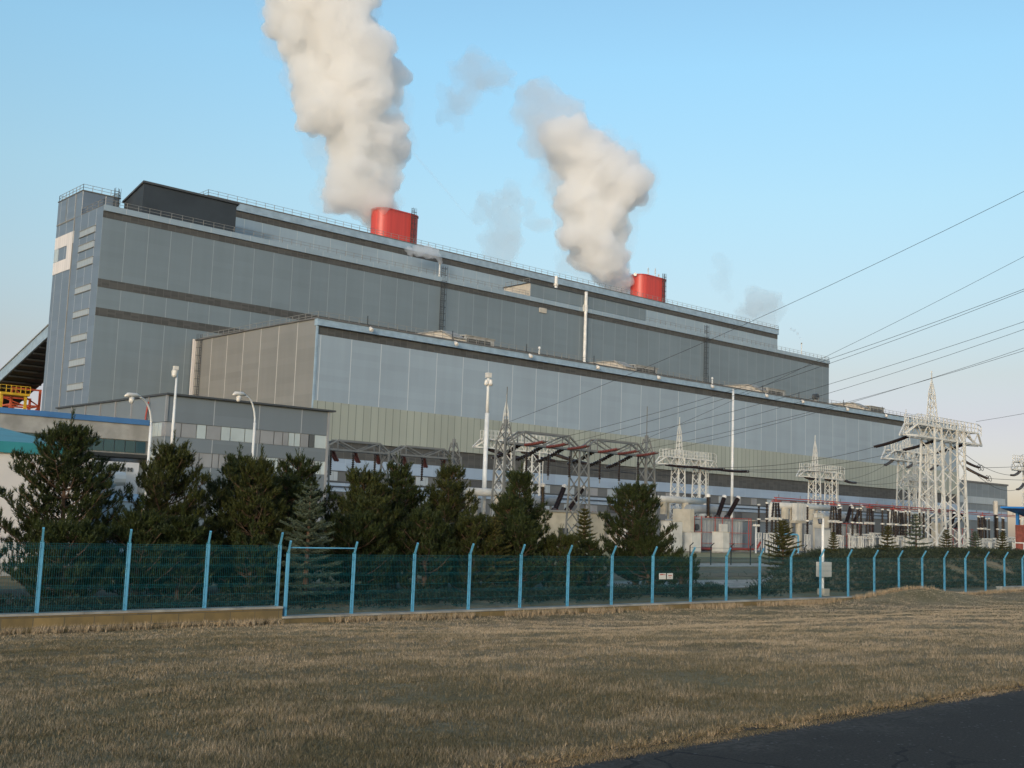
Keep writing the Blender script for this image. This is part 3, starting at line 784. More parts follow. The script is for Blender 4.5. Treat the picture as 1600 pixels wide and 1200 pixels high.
# white service building with a pictogram panel
sb = thing('service_building', 'small white service building with two dark symbols on its parapet', 'building', (24, 60, -1.5))
mb = MB(); mb.box(21.5, 26.5, 60, 66, -1.5, 4.0); mb.build('wall', M['white_wall'], sb)
mb = MB()
for x in (25.45, 25.85):
    mb.box(x, x+.1, 59.94, 60.01, 3.5, 3.72); mb.box(x+.18, x+.28, 59.94, 60.01, 3.5, 3.72); mb.box(x, x+.28, 59.93, 60.0, 3.6, 3.66)
mb.build('symbol_panel', M['window_dark'], sb)
mb = MB(); mb.box(22.0, 25.3, 59.6, 60.05, 0.5, 2.4); mb.build('door', M['pale_tank'], sb)
dt = thing('exhaust_duct', 'pale blue horizontal duct with a round end by the white service building', 'duct', (24, 58, 3))
mb = MB(); mb.tube([(21.5, 58.6, 2.95), (24.6, 58.6, 2.85)], .3, 12); mb.build('duct', M['pale_tank'], dt)
mb = MB(); mb.tube([(24.5, 58.6, 3.05), (25.1, 58.5, 3.05)], [.42, .34], 12); mb.build('end_cap', M['lamp_white'], dt)
mb = MB(); mb.bar((22.2, 58.6, -1.5), (22.2, 58.6, 2.8), .16); mb.bar((24.2, 58.6, -1.5), (24.2, 58.6, 2.8), .16); mb.build('leg', M['pale_tank'], dt)
tk = thing('storage_tank', 'upright pale blue tank between the two left pines', 'tank', (24.2, 56.5, -1.5))
mb = MB(); mb.tube([(24.2, 56.3, -1.5), (24.2, 56.3, 1.9), (24.2, 56.3, 2.25)], [1.3, 1.3, .7], 24); mb.build('shell', M['pale_tank'], tk)
mb = MB()
for z in (-.4, .7, 1.8): mb.tube([(24.2, 56.3, z), (24.2, 56.3, z+.07)], 1.33, 24)
mb.build('band', M['rail'], tk)
# ------------------------------------------------------------------ perimeter wall and blue fence
def wall_section(label, u0, u1, top, name='retaining_wall', mat='stone', v0=30.15, v1=30.47):
    w = thing(name, label, 'wall', ((u0+u1)/2, 30.3, top-.5))
    mb = MB(); mb.box(u0, u1, v0, v1, -2.3, top-.05); mb.build('block_course', M[mat], w)
    mb = MB()
    n = int((u1-u0)/1.2)
    for i in range(n):
        a = u0+(u1-u0)*i/n; b = u0+(u1-u0)*(i+1)/n
        mb.box(a+.004, b-.004, v0-.05, v1+.05, top-.05, top+.01+RND.uniform(-.004, .004))
    mb.build('coping', M['concrete'], w)
    return w
wall_section('higher sandstone block wall under the left part of the blue fence', -30, 18.12, -1.2)
wall_section('lower sandstone block wall under the long right part of the blue fence', 18.12, 65.8, -1.5)
wall_section('stepped up pale concrete kerb wall at the right edge of the fence', 65.8, 130, -1.24, 'kerb_wall', 'concrete')

fence = thing('mesh_fence', 'bright blue post and teal wire mesh fence along the field', 'fence', (18, 30.3, -1.5))
def post(u, base, top):
    mb = MB()
    mb.box(u-.04, u+.04, 30.26, 30.34, base-.3, top)
    p = fence_post_mesh = mb.build('post', M['fence_post'], fence)
    m2 = MB(); m2.bar((u, 30.3, top-.02), (u-.10, 30.02, top+.36), .055); m2.build('angled_arm', M['fence_post'], p)
    m3 = MB(); m3.box(u-.045, u+.045, 30.255, 30.345, top-.01, top+.025); m3.build('cap', M['fence_wire'], p)
def panel(ua, ub, base, top):
    """welded mesh panel with V folds"""
    mb = MB()
    n = int((ub-ua-.1)/0.06)
    H = top-base
    prof = [(0.02, 0), (.10, 0), (.14, .03), (.18, 0), (.62, 0), (.66, .03), (.70, 0), (1.18, 0), (1.22, .03), (1.26, 0), (1.66, 0), (1.70, .03), (1.74, 0), (H-.03, 0)]
    for i in range(n+1):
        u = ua+.05+(ub-ua-.1)*i/n
        w = .0037
        vs = []
        for z, off in prof:
            y = 30.25-off
            vs += [(u-w, y, base+z), (u+w, y, base+z)]
        mb.add(vs, [(2*k, 2*k+1, 2*k+3, 2*k+2) for k in range(len(prof)-1)])
    for z, off in prof[:-1]+[(H-.03, 0)]:
        mb.box(ua+.03, ub-.03, 30.25-off-.003, 30.25-off+.003, base+z-.0026, base+z+.0026)
    for z in (.4, .9, 1.45): mb.box(ua+.03, ub-.03, 30.246, 30.254, base+z-.003, base+z+.003)
    mb.build('mesh_panel', M['fence_wire'], fence, recalc=False)
lp = [-14.9+2.385*i for i in range(14)]
lp = [18.0-2.36*i for i in range(14)][::-1]
for a, b in zip(lp[:-1], lp[1:]): panel(a, b, -1.2, .63)
for u in lp: post(u, -1.2, .64)
rp = [18.30+2.41*i for i in range(31)]
for a, b in zip(rp[:-1], rp[1:]): panel(a, b, -1.48, .38)
for u in rp: post(u, -1.5, .40)
mb = MB(); mb.bar((18.26, 30.2, .56), (20.66, 30.2, .56), .035); mb.build('top_rail', M['fence_post'], fence)

def plate_sign(u, z, w, h, label, bars):
    s = thing('warning_sign', label, 'sign', (u, 30.22, z))
    mb = MB(); mb.box(u-w/2, u+w/2, 30.17, 30.185, z-h/2, z+h/2); mb.build('plate', M['white_box'], s)
    mb = MB()
    for (x0, x1, z0, z1) in bars: mb.box(u+x0*w, u+x1*w, 30.160, 30.169, z+z0*h, z+z1*h)
    mb.build('red_marks', M['pipe_red'], s)
plate_sign(35.63, -.42, .42, .24, 'wider white warning sign with a red strip on the fence mesh', [(-.4, .1, .2, .38), (.15, .4, .22, .3)])
plate_sign(36.09, -.42, .36, .24, 'narrower white warning sign beside the wider one on the fence mesh', [(-.3, .3, .02, .16), (-.1, .1, -.3, -.22)])

# camera pole with a white cabinet just behind the fence
cp = thing('camera_pole', 'pale pole with a surveillance camera and white cabinet behind the fence', 'camera pole', (49.45, 31.6, -1.5))
mb = MB(); mb.tube([(49.45, 31.6, -1.6), (49.45, 31.6, 2.25)], .07, 10); mb.build('pole', M['white_pole'], cp)
mb = MB(); mb.box(48.95, 49.85, 31.35, 31.65, -.62, .1); mb.build('cabinet', M['white_box'], cp)
mb = MB(); mb.box(49.3, 49.75, 31.4, 31.8, -1.62, -1.2); mb.build('foot_block', M['cream'], cp)
mb = MB(); mb.bar((49.45, 31.6, 2.2), (49.0, 31.6, 2.25), .05); mb.box(48.8, 49.3, 31.5, 31.68, 2.28, 2.45); mb.box(48.76, 49.34, 31.46, 31.72, 2.45, 2.48); mb.build('camera_housing', M['white_box'], cp)
mb = MB(); mb.tube([(49.2, 31.6, 2.2), (49.15, 31.55, 1.98)], [.11, .09], 10); mb.build('dome_camera', M['window_dark'], cp)

# dark inner fence
inf = thing('inner_fence', 'low black post and wire fence across the lawn', 'fence', (78, 58.5, -1.5))
for x in (72.4, 75.1, 77.8, 80.5, 83.2, 85.9, 88.6):
    m2 = MB(); m2.bar((x, 58.5, -1.5), (x, 58.5, .05), .07); m2.bar((x, 58.5, .05), (x+.3, 58.4, .3), .06); m2.build('post', M['black_steel'], inf)
mb = MB()
for z in (-.1, -.5, -.9, -1.25): mb.tube(sag((72.4, 58.5, z), (88.6, 58.5, z), .02), .012, 4)
mb.build('strand_wire', M['black_steel'], inf)

# ------------------------------------------------------------------ street lamps and masts
def street_lamp(x, v, ztop, label):
    s = thing('street_lamp', label, 'street lamp', (x, v, -1.5), 'curved white street lamps behind the pines')
    pts = [(x, v, 1.5), (x, v, ztop-1.35)]
    for k in range(9):
        a = math.pi/2*k/8
        pts.append((x-0.8*(1-math.cos(a)), v-.35*(1-math.cos(a)), ztop-1.35+1.2*math.sin(a)))
    mb = MB(); mb.tube([(x, v, -1.5), (x, v, 1.5)], .08, 10); mb.tube(pts, [.065]*2+[.042]*9, 10); mb.build('pole', M['white_pole'], s, smooth=True)
    hx, hv, hz = pts[-1]
    mb = MB(); mb.tube([(hx+.05, hv, hz+.02), (hx-.15, hv-.05, hz+.06), (hx-.6, hv-.2, hz+.02), (hx-.75, hv-.25, hz-.05)], [.04, .095, .105, .04], 10); mb.build('lamp_head', M['lamp_white'], s, smooth=True)
    mb = MB(); mb.tube([(hx-.38, hv-.14, hz-.06), (hx-.4, hv-.14, hz-.26), (hx-.4, hv-.14, hz-.34)], [.115, .105, .04], 10); mb.build('lamp_bowl', M['lamp_white'], s, smooth=True)
    return s
street_lamp(21.62, 48, 6.55, 'curved street lamp before the walkway bridge, arm to the left')
street_lamp(26.75, 48, 7.12, 'curved street lamp before the office windows, arm to the left')
s = thing('floodlight_mast', 'straight white lamp post with a twin head left of the office corner', 'street lamp', (22.66, 48, -1.5))
mb = MB(); mb.tube([(22.66, 48, -1.5), (22.66, 48, 5.0), (22.66, 48, 7.85)], [.085, .07, .045], 10); mb.build('pole', M['white_pole'], s, smooth=True)
mb = MB(); mb.box(22.48, 22.70, 47.93, 48.07, 7.84, 8.0); mb.tube([(22.52, 47.9, 7.8), (22.49, 47.9, 7.55), (22.49, 47.9, 7.48)], [.12, .11, .05], 10); mb.build('lamp_head', M['lamp_white'], s)
mb = MB(); mb.tube([(22.62, 48.2, 7.8), (22.62, 48.2, 7.55)], [.12, .1], 10); mb.build('lamp_bowl', M['lamp_white'], s)
s = thing('floodlight_mast', 'tall white floodlight mast before the hall with lamps around its top', 'mast', (90.3, 105, -1.5))
mb = MB(); mb.tube([(90.3, 105, -1.5), (90.3, 105, 14.5)], [.3, .27], 12); mb.tube([(90.3, 105, 14.5), (90.3, 105, 19.3)], [.2, .16], 12); mb.build('pole', M['white_pole'], s, smooth=True)
for k, (dx, dy) in enumerate(((-.45, -.1), (.45, -.1), (0, -.45))):
    m2 = MB(); m2.tube([(90.3+dx*.9, 105+dy, 18.6), (90.3+dx*.9, 105+dy, 18.1), (90.3+dx*.9, 105+dy, 17.9)], [.15, .27, .15], 10); m2.build('lamp_head', M['lamp_white'], s)
m2 = MB(); m2.box(90.02, 90.58, 104.7, 105.3, 18.9, 19.5); m2.build('top_box', M['lamp_white'], s)
s = thing('lightning_mast', 'plain tall white mast before the hall, right of the tall floodlight mast', 'mast', (157, 118, -1.5))
mb = MB(); mb.tube([(157, 118, -1.5), (157, 118, 25.2)], [.27, .18], 12); mb.build('pole', M['white_pole'], s, smooth=True)
mb = MB(); mb.tube([(157, 118, -1.5), (157, 118, -1.1)], .8, 12); mb.build('base_plate', M['concrete'], s)

# ------------------------------------------------------------------ lattice gantries
def lattice_col(mb, cx, cy, z0, z1, w0, w1, t, tb, seg):
    c = lambda s1, s2, z: Vector((cx+s1*(w0+(w1-w0)*(z-z0)/(z1-z0))/2, cy+s2*(w0+(w1-w0)*(z-z0)/(z1-z0))/2, z))
    for a in (-1, 1):
        for b in (-1, 1): mb.bar(c(a, b, z0), c(a, b, z1), t)
    z = z0; n = max(2, int(round((z1-z0)/seg))); dz = (z1-z0)/n
    for i in range(n):
        za, zb = z0+dz*i, z0+dz*(i+1)
        f = 1 if i % 2 else -1
        mb.bar(c(-f, -1, za), c(f, -1, zb), tb); mb.bar(c(-f, 1, za), c(f, 1, zb), tb)
        mb.bar(c(-1, -f, za), c(-1, f, zb), tb); mb.bar(c(1, -f, za), c(1, f, zb), tb)
def white_gantry(L, zb, cols, w, hb, spike, label, group, loc, sc=1.0, name='lattice_gantry'):
    g = thing(name, label, 'gantry', (0, 0, 0), group)
    t, tb = .15*sc**1.1, .085*sc**.8
    for cx in cols:
        mb = MB(); lattice_col(mb, cx, 0, 0, zb+hb, w*1.45, w, t, tb, w*1.0); mb.build('column', M['white_steel'], g)
    mb = MB()                                  # tapered box truss
    d = w/2; t0, t1 = L*.11, L*.89
    for y in (-d, d):
        mb.bar((0, y*.3, zb), (t0, y, zb), t); mb.bar((t0, y, zb), (t1, y, zb), t); mb.bar((t1, y, zb), (L, y*.3, zb), t)
        mb.bar((t0, y, zb+hb), (t1, y, zb+hb), t); mb.bar((0, y*.3, zb), (t0, y, zb+hb), t); mb.bar((L, y*.3, zb), (t1, y, zb+hb), t)
        n = 12; dx = (t1-t0)/n
        for i in range(n):
            if i % 2: mb.bar((t0+dx*i, y, zb), (t0+dx*(i+1), y, zb+hb), tb)
            else: mb.bar((t0+dx*i, y, zb+hb), (t0+dx*(i+1), y, zb), tb)
    n = 12
    for i in range(n+1):
        x = t0+(t1-t0)*i/n
        mb.bar((x, -d, zb+hb), (x, d, zb+hb), tb); mb.bar((x, -d, zb), (x, d, zb), tb)
        if i < n: mb.bar((x, -d, zb), (x+(t1-t0)/n, d, zb), tb)
    mb.build('beam', M['white_steel'], g)
    mb = MB(); mb.box(t0, t1, -d*.6, d*.6, zb+hb+t*.6, zb+hb+t*.6+.06)
    railing(mb, [(t0*.6, -d, zb+hb*.8), (t0, -d, zb+hb), (t1, -d, zb+hb), (t1+(L-t1)*.4, -d, zb+hb*.8)], 1.15*sc**.5, L/22, .07*sc)
    railing(mb, [(t0, d, zb+hb), (t1, d, zb+hb)], 1.15*sc**.5, L/22, .07*sc)
    mb.build('walkway_railing', M['white_steel'], g)
    mb = MB(); sx = cols[0]+w*.1; z1 = zb+hb
    lattice_col(mb, sx, 0, z1, z1+spike*.62, w*.62, w*.3, tb*1.1, tb*.8, w*.6); mb.bar((sx, 0, z1+spike*.62), (sx, 0, z1+spike), tb)
    for a in (-1, 1):
        for b in (-1, 1): mb.bar((sx+a*w*.15, b*w*.15, z1+spike*.62), (sx, 0, z1+spike*.85), tb)
    mb.build('lightning_spike', M['white_steel'], g)
    mb = MB(); x = cols[-1]+w*.9
    for s2 in (-.3, .3): mb.bar((x+s2, -w*.4, 0), (x+s2, -w*.4, zb+hb+1), tb*.8)
    z = .5
    while z < zb+hb: mb.bar((x-.3, -w*.4, z), (x+.3, -w*.4, z), tb*.6); z += .6
    mb.build('ladder', M['white_steel'], g)
    g.location = loc
    return g
sg = white_gantry(14.0, 11.8, (5.0, 9.9), 1.25, 1.05, 6.0, 'white lattice gantry beside the tall floodlight mast', 'smaller white gantries before the hall', (89.2, 106, -1.5))
dup(sg, (123.2, 106, -1.5), 'white lattice gantry above the middle transformer, left of the plain mast')
dup(sg, (158.4, 106, -1.5), 'white lattice gantry above the red busbars, right of the plain mast')
dup(sg, (191.4, 106, -1.5), 'white lattice gantry half hidden behind the largest gantry legs')
bg_ = white_gantry(25.5, 18.1, (9.2, 16.5), 2.15, 1.85, 9.0, 'largest white lattice gantry with a tall spike, at the front', 'large white line gantries', (159.2, 88, -1.5), 1.75)
dup(bg_, (209.5, 120, -1.5), 'large white lattice gantry partly behind the left leg of the largest one')
dup(bg_, (250.5, 112, -1.5), 'large white lattice gantry cut off by the right picture edge')

def grey_gantry(nb, span, zb, hb, spike, label, loc, group, w=1.5):
    g = thing('portal_gantry', label, 'gantry', (0, 0, 0), group)
    t, tb = .15, .09
    for i in range(nb+1):
        x = i*span
        mb = MB(); lattice_col(mb, x, 0, 0, zb+.3, w*1.25, w*.8, t, tb, 1.5)
        if i in (0, nb):
            lattice_col(mb, x, 0, zb+.3, zb+1.9, w*.7, w*.3, tb, tb*.8, .8); mb.bar((x, 0, zb+1.9), (x, 0, zb+1.9+spike), .07)
            mb.bar((x, 0, zb+1.6), (x, 0, zb+2.3), .3)
        mb.build('column', M['grey_steel'], g)
    for i in range(nb):
        mb = MB(); x0 = i*span; x1 = x0+span; a0 = x0+span*.2; a1 = x0+span*.8
        for y in (-.5, .5):
            mb.bar((x0, y, zb), (x1, y, zb), t*1.3); mb.bar((x0, y*.5, zb), (a0, y, zb+hb), t); mb.bar((a0, y, zb+hb), (a1, y, zb+hb), t*1.2); mb.bar((a1, y, zb+hb), (x1, y*.5, zb), t)
            xm = (x0+x1)/2
            mb.bar((a0, y, zb+hb), (xm, y, zb), tb*1.3); mb.bar((a1, y, zb+hb), (xm, y, zb), tb*1.3)
            for xx in (a0, a1): mb.bar((xx, y, zb), (xx, y, zb+hb), tb)
        n = 10
        for k in range(n+1):
            xx = x0+span*k/n; mb.bar((xx, -.5, zb), (xx, .5, zb), tb)
            if k < n: mb.bar((xx, -.5, zb), (xx+span/n, .5, zb), tb*.8)
        for xx in (a0, a1): mb.bar((xx, -.5, zb+hb), (xx, .5, zb+hb), tb)
        mb.build('beam', M['grey_steel'], g)
    g.location = loc
    return g
GU = [73.0, 83.35, 93.7]
grey_gantry(2, 10.35, 10.5, 1.25, 3.6, 'grey steel portal gantry with two trussed bays between the pines', (73.0, 82, -1.5), 'grey portal gantries')
grey_gantry(2, 8.85, 9.7, 1.0, .6, 'smaller grey portal gantry by the right end of the office block', (63.5, 100, -1.5), 'grey portal gantries')

# insulator strings
def ribbed(mb, p, q, r, n=10, pitch=.16):
    p = Vector(p); q = Vector(q); L = (q-p).length; k = max(3, int(L/pitch)); pts = []; rs = []
    for i in range(k):
        for f, rr in ((.05, r*.5), (.35, r), (.6, r), (.9, r*.5)):
            pts.append(p.lerp(q, (i+f)/k)); rs.append(rr)
    mb.tube(pts, rs, n)
def string_thing(p, q, r, mat, label, group, double=.0, drop=.1):
    s = thing('insulator_string', label, 'insulator', p, group)
    offs = (-double/2, double/2) if double else (0,)
    for o in offs:
        mb = MB(); pts = sag((p[0]+o, p[1], p[2]), (q[0]+o, q[1], q[2]), drop, 4)
        for a, b in zip(pts[:-1], pts[1:]): ribbed(mb, a, b, r, 8, .2)
        mb.build('insulator_rod', M[mat], s)
    for e in (p, q):
        mb = MB(); mb.bar((e[0]-.3, e[1], e[2]), (e[0]+.3, e[1], e[2]), .1); mb.build('end_fitting', M['grey_steel'], s)
    return s
def wire(pts, r, label, group, name='power_line'):
    mb = MB(); mb.tube(pts, r, 5); o = mb.build(name, M['wire'], loc=tuple(pts[0]))
    return tag(o, label, 'wire', group)

phu = [75.2, 78.2, 81.2, 85.7, 88.7, 91.7]
ordn = ['first', 'second', 'third', 'fourth', 'fifth', 'sixth']
for i, u in enumerate(phu):
    string_thing((u, 82.4, 8.95), (u-1.4, 84.6, 7.6), .16, 'insul_black', ordn[i]+' black insulator string from the left hanging below the grey portal beam', 'black strings of the grey portal gantry', .35)
    string_thing((u, 81.5, 8.95), (u+.3, 79.0, 9.25), .14, 'insul_red', ordn[i]+' red brown insulator string from the left along the grey portal beam', 'red brown strings of the grey portal gantry', .3, .05)
    hs = thing('hanging_insulator', ordn[i]+' upright black insulator from the left under the grey portal beam', 'insulator', (u+.7, 82, 8.9), 'hanging insulators of the grey portal gantry')
    mb = MB(); mb.bar((u+.7, 82, 8.95), (u+.7, 82, 8.3), .05); ribbed(mb, (u+.7, 82, 8.3), (u+.7, 82, 6.1), .15, 8, .18); mb.build('insulator_rod', M['insul_black'], hs)
    mb = MB(); mb.bar((u+.7, 82, 6.1), (u+.7, 82, 5.7), .08); mb.build('end_fitting', M['grey_steel'], hs)
for i, u in enumerate((65.2, 68.0, 70.8, 74.4, 77.2, 80.0)):
    string_thing((u, 100.4, 8.1), (u+1.5, 101.8, 7.2), .16, 'insul_red', ordn[i]+' dark brown insulator string from the left below the smaller grey portal', 'strings of the smaller grey portal gantry', .3)
    hs = thing('hanging_insulator', ordn[i]+' upright black insulator from the left under the smaller grey portal', 'insulator', (u-.4, 100, 8.0), 'hanging insulators of the smaller grey portal')
    mb = MB(); ribbed(mb, (u-.4, 100, 7.9), (u-.4, 100, 5.5), .16, 8, .2); mb.build('insulator_rod', M['insul_black'], hs)
    mb = MB(); mb.bar((u-.4, 100, 8.2), (u-.4, 100, 7.9), .07); mb.build('end_fitting', M['grey_steel'], hs)
# overhead lines from the grey portal towards a pylon over the road, out of the picture
slopes = [.245, .268, .252, .257, .262, .243]
for i, u in enumerate(phu):
    q0 = Vector((u+.3, 79.0, 9.25)); q1 = Vector((u+4, -35, 9.25+.30*114+[0, 2.2, -1.2, .8, -1.6, 1.4][i]))
    wire(sag(q0, q1, 4.5, 26), .017, ordn[i]+' phase wire from the left rising from the grey portal over the field', 'overhead lines from the grey portal gantry')
for u, lb in ((73.0, 'left'), (93.7, 'right')):
    q0 = Vector((u, 82, 10.95)); q1 = Vector((u, -35, 10.95+.334*117)) if lb == 'left' else Vector((u+2, -35, 10.7+.43*117))
    wire(sag(q0, q1, 3.6, 26), .017, 'earth wire rising from the '+lb+' peak of the grey portal gantry', 'overhead lines from the grey portal gantry')

# lines between the white gantries
def gantry_line(p, q, la, group, sp=5.2, sq=6.2, r=.2):
    p = Vector(p); q = Vector(q); pts = sag(p, q, 2.0, 40)
    def along(d, rev):
        P = pts[::-1] if rev else pts
        acc = 0
        for a, b in zip(P[:-1], P[1:]):
            if acc+(b-a).length > d: return a.lerp(b, (d-acc)/(b-a).length)
            acc += (b-a).length
    a = along(sp, False); b = along(sq, True)
    string_thing(p, a, r, 'insul_black', 'black string at the small gantry end of the '+la, group+' strings', .55, .12)
    string_thing(q, b, r, 'insul_black', 'black string at the large gantry end of the '+la, group+' strings', .55, .12)
    mid = [x for x in pts if (x-p).length > sp+.2 and (x-q).length > sq+.2]
    wire([a]+mid+[b], .032, 'dark span wire, the '+la, group)
for i, (ua, ub) in enumerate(((125.0, 162.0), (131.0, 170.6), (137.0, 180.0))):
    gantry_line((ua, 105.6, 10.2), (ub, 88.6, 16.5), ['left', 'middle', 'right'][i]+' line, middle gantry to largest gantry', 'lines to the largest gantry')
for i, (ua, ub) in enumerate(((160.2, 212.5), (166.2, 221.5), (172.2, 231.0))):
    gantry_line((ua, 105.6, 10.2), (ub, 119.4, 16.5), ['left', 'middle', 'right'][i]+' line, busbar gantry to rear gantry', 'lines to the rear large gantry')
for i, (ua, ub) in enumerate(((91.0, 125.2), (97.0, 131.2), (103.0, 137.2))):
    a = Vector((ua, 105.6, 10.2)); b = Vector((ub, 106.2, 10.2))
    string_thing(a, a+Vector((5.6, .1, -.8)), .2, 'insul_black', ['left', 'middle', 'right'][i]+' black insulator string on the gantry by the floodlight mast', 'strings of the gantry by the floodlight mast', .5)
    wire(sag(a+Vector((5.6, .1, -.8)), b, 1.2, 16), .04, ['left', 'middle', 'right'][i]+' thin wire between the floodlight mast gantry and the middle gantry', 'lines between the smaller white gantries')
for i, (ub, zz) in enumerate(((253.0, 16.2), (255.0, 13.6))):
    p = Vector((176.0+8*i, 88.4, 16.4-4.5*i)); q = Vector((ub, 111.5, zz)); d = (q-p).normalized()
    string_thing(q, q-d*13+Vector((0, 0, -1.5)), .22, 'insul_black', ['upper', 'lower'][i]+' black insulator string reaching left from the right picture edge', 'strings at the right picture edge', .6, .3)
    wire(sag(q-d*13+Vector((0, 0, -1.5)), p, 1.2, 16), .045, ['upper', 'lower'][i]+' wire between the largest gantry and the right picture edge', 'wires at the right picture edge')
for i, (z0, z1) in enumerate(((13.6, 19.5), (12.6, 15.4))):
    p = Vector((186.5, 90.5, z0)); q = Vector((255, 96, z1))
    r_ = thing('grading_ring', ['upper', 'lower'][i]+' twin wire ring fitting right of the largest gantry', 'ring fitting', p+Vector((4.2+3*i, .4, -.2)), 'ring fittings right of the largest gantry')
    for k in (0, 1.0):
        m2 = MB(); c = p+Vector((4.0+3*i+k, .4, -.25-.7*i)); m2.tube([(c.x+.5*math.cos(a), c.y+.5*math.sin(a)*.2, c.z+.5*math.sin(a)) for a in [2*math.pi*j/16 for j in range(17)]], .05, 5); m2.build('ring', M['wire'], r_)
    string_thing(p-Vector((3.0, .3, -.5)), p+Vector((3.6+3*i, .3, -.25-.7*i)), .2, 'insul_black', ['upper', 'lower'][i]+' black insulator string leading right to a ring fitting', 'strings leading to the ring fittings', .5, .1)
    wire(sag(p+Vector((4.6+3*i, .4, -.25-.7*i)), q, .6, 16), .04, ['upper', 'lower'][i]+' wire running right from a ring fitting', 'wires at the right picture edge')
q0 = Vector((183.5, 88, 20.6)); wire(sag(q0, Vector((185, 0, 20.6+22)), 3.0, 20), .03, 'thin earth wire rising right from the largest gantry', 'wires at the right picture edge')

# ------------------------------------------------------------------ transformers
def transformer(label, loc, dark=False):
    t = thing('power_transformer', label, 'transformer', (0, 0, 0), 'grey transformers with black bushings')
    mb = MB(); mb.box(0, 8.4, 0, 4, .5, 4.0); mb.box(-.2, 8.6, -.2, 4.2, 4.0, 4.2)
    for i in range(11): mb.box(.4+.72*i, .52+.72*i, -.15, 0, .6, 3.9)
    mb.build('tank', M['tank_grey'], t)
    for i in range(2):
        m2 = MB(); x = -3.2+1.5*i
        m2.box(x, x+1.35, .3, 3.6, .4, 3.9); o = m2.build('radiator', M['tank_grey'], t)
        for z in (1.8, 3.0):
            m3 = MB(); m3.tube([(x+.68, .28, z), (x+.68, .1, z)], .42, 14); m3.tube([(x+.68, .1, z), (x+.68, .06, z)], .3, 12); m3.build('fan', M['dark_metal'], o)
    mb = MB(); mb.tube([(.6, 3.0, 5.3), (6.4, 3.0, 5.45)], .6, 14)
    for x in (1.4, 5.6): mb.bar((x, 3.0, 4.2), (x, 3.0, 5.0), .2)
    mb.build('conservator', M['tank_grey'], t)
    for x0, x1 in ((2.6, 2.5), (4.4, 5.9), (6.4, 8.9)):
        m2 = MB(); m2.tube([(x0, 1.2, 4.1), (x0+(x1-x0)*.1, 1.2, 4.5)], .42, 10); ribbed(m2, (x0+(x1-x0)*.1, 1.2, 4.4), (x1, 1.2, 7.0), .31, 12, .16); b_ = m2.build('bushing', M['insul_black'], t)
        m2 = MB(); d = Vector((x1-x0, 0, 2.9)).normalized(); p = Vector((x1, 1.2, 7.0)); m2.tube([p-d*.05, p+d*.25, p+d*.4], [.3, .3, .12], 10); m2.build('bushing_cap', M['lamp_white'], b_)
    mb = MB()
    for x in (-2.6, -1.2, 1.6, 3.1, 5.2, 8.8, 9.3): mb.bar((x, -.7, .1), (x, -.7, 4.4), .07)
    for z in (1.0, 2.4, 4.3): mb.bar((-3.0, -.7, z), (9.4, -.7, z), .07)
    mb.tube([(-3.4, -.8, .35), (9.8, -.8, .35)], .14, 8); mb.tube([(-3.4, -1.3, .3), (5, -1.3, .3)], .12, 8); mb.bar((10.2, -.9, .2), (11.2, -.9, 1.3), .2)
    mb.build('sprinkler_pipe', M['pipe_red'], t)
    mb = MB(); mb.box(-3.6, 10.2, -.5, 4.6, 0, .4); mb.build('plinth', M['concrete'], t)
    for x, w, z0, z1 in ((2.2, 1.3, 2.2, 3.5),):
        m2 = MB(); m2.box(x, x+w, -1.25, -.82, z0, z1); m2.build('control_cabinet', M['white_box'], t)
    mb = MB(); mb.box(-4.6, -3.8, -1.6, 1.2, 0, 5.2); mb.build('fire_wall', M['cream'], t)
    t.location = loc
    return t
tr = transformer('grey transformer with three leaning black bushings, left of the yellow green spruce', (116.4, 92, -1.5))
dup(tr, (86.4, 92, -1.5), 'grey transformer mostly hidden behind the pines, two bushings showing')
dup(tr, (152.5, 95, -1.5), 'grey transformer behind the black post insulators')
dup(tr, (196, 100, -1.5), 'grey transformer behind the legs of the largest gantry')

# pale generator ducts
def duct(label, x0, x1, v, z, loc):
    d = thing('generator_duct', label, 'duct', (0, 0, 0), 'cream generator ducts above the transformers')
    mb = MB(); mb.tube([(0, 0, 0), (x1-x0, 0, 0)], .48, 14); mb.build('duct_pipe', M['white_box'], d, smooth=True)
    for x in (0, x1-x0-.5):
        m2 = MB(); m2.tube([(x+.25, 0, .0), (x+.25, 0, -2.6)], .45, 12); m2.build('down_pipe', M['white_box'], d)
    for x in (2.2, (x1-x0)*.6):
        m2 = MB(); m2.tube([(x, -.2, -.3), (x, -.2, -2.0)], .5, 12); m2.bar((x+1.2, 0, -.4), (x+1.2, 0, -z-1.5), .25); m2.build('support', M['cream'], d)
    d.location = loc
    return d
dd = duct('cream duct between the dense pine and the middle transformer bushings', 116.0, 127.2, 100, 5.0, (115.6, 100, 5.05))
dup(dd, (142.5, 100, 5.15), 'cream duct below the red busbars left of the camera pole', scale=(1.55, 1, 1))
dup(dd, (84.0, 103, 4.75), 'cream duct at the foot of the tall floodlight mast')
dup(dd, (184.0, 104, 5.15), 'cream duct behind the largest gantry', scale=(1.4, 1, 1))
hs = thing('duct_housing', 'white box housing with three vertical panels on the busbar duct', 'housing', (148.3, 98.9, 3.2))
for i in range(3):
    m2 = MB(); m2.box(147.2+.95*i, 148.05+.95*i, 98.6, 99.4, 3.0, 5.6); m2.build('panel', M['white_box'], hs)
mb = MB(); mb.box(147.0, 150.2, 98.7, 99.5, 2.6, 3.0); mb.tube([(148.4, 99, 2.6), (148.4, 99, -1.5)], .5, 10); mb.build('stand', M['cream'], hs)

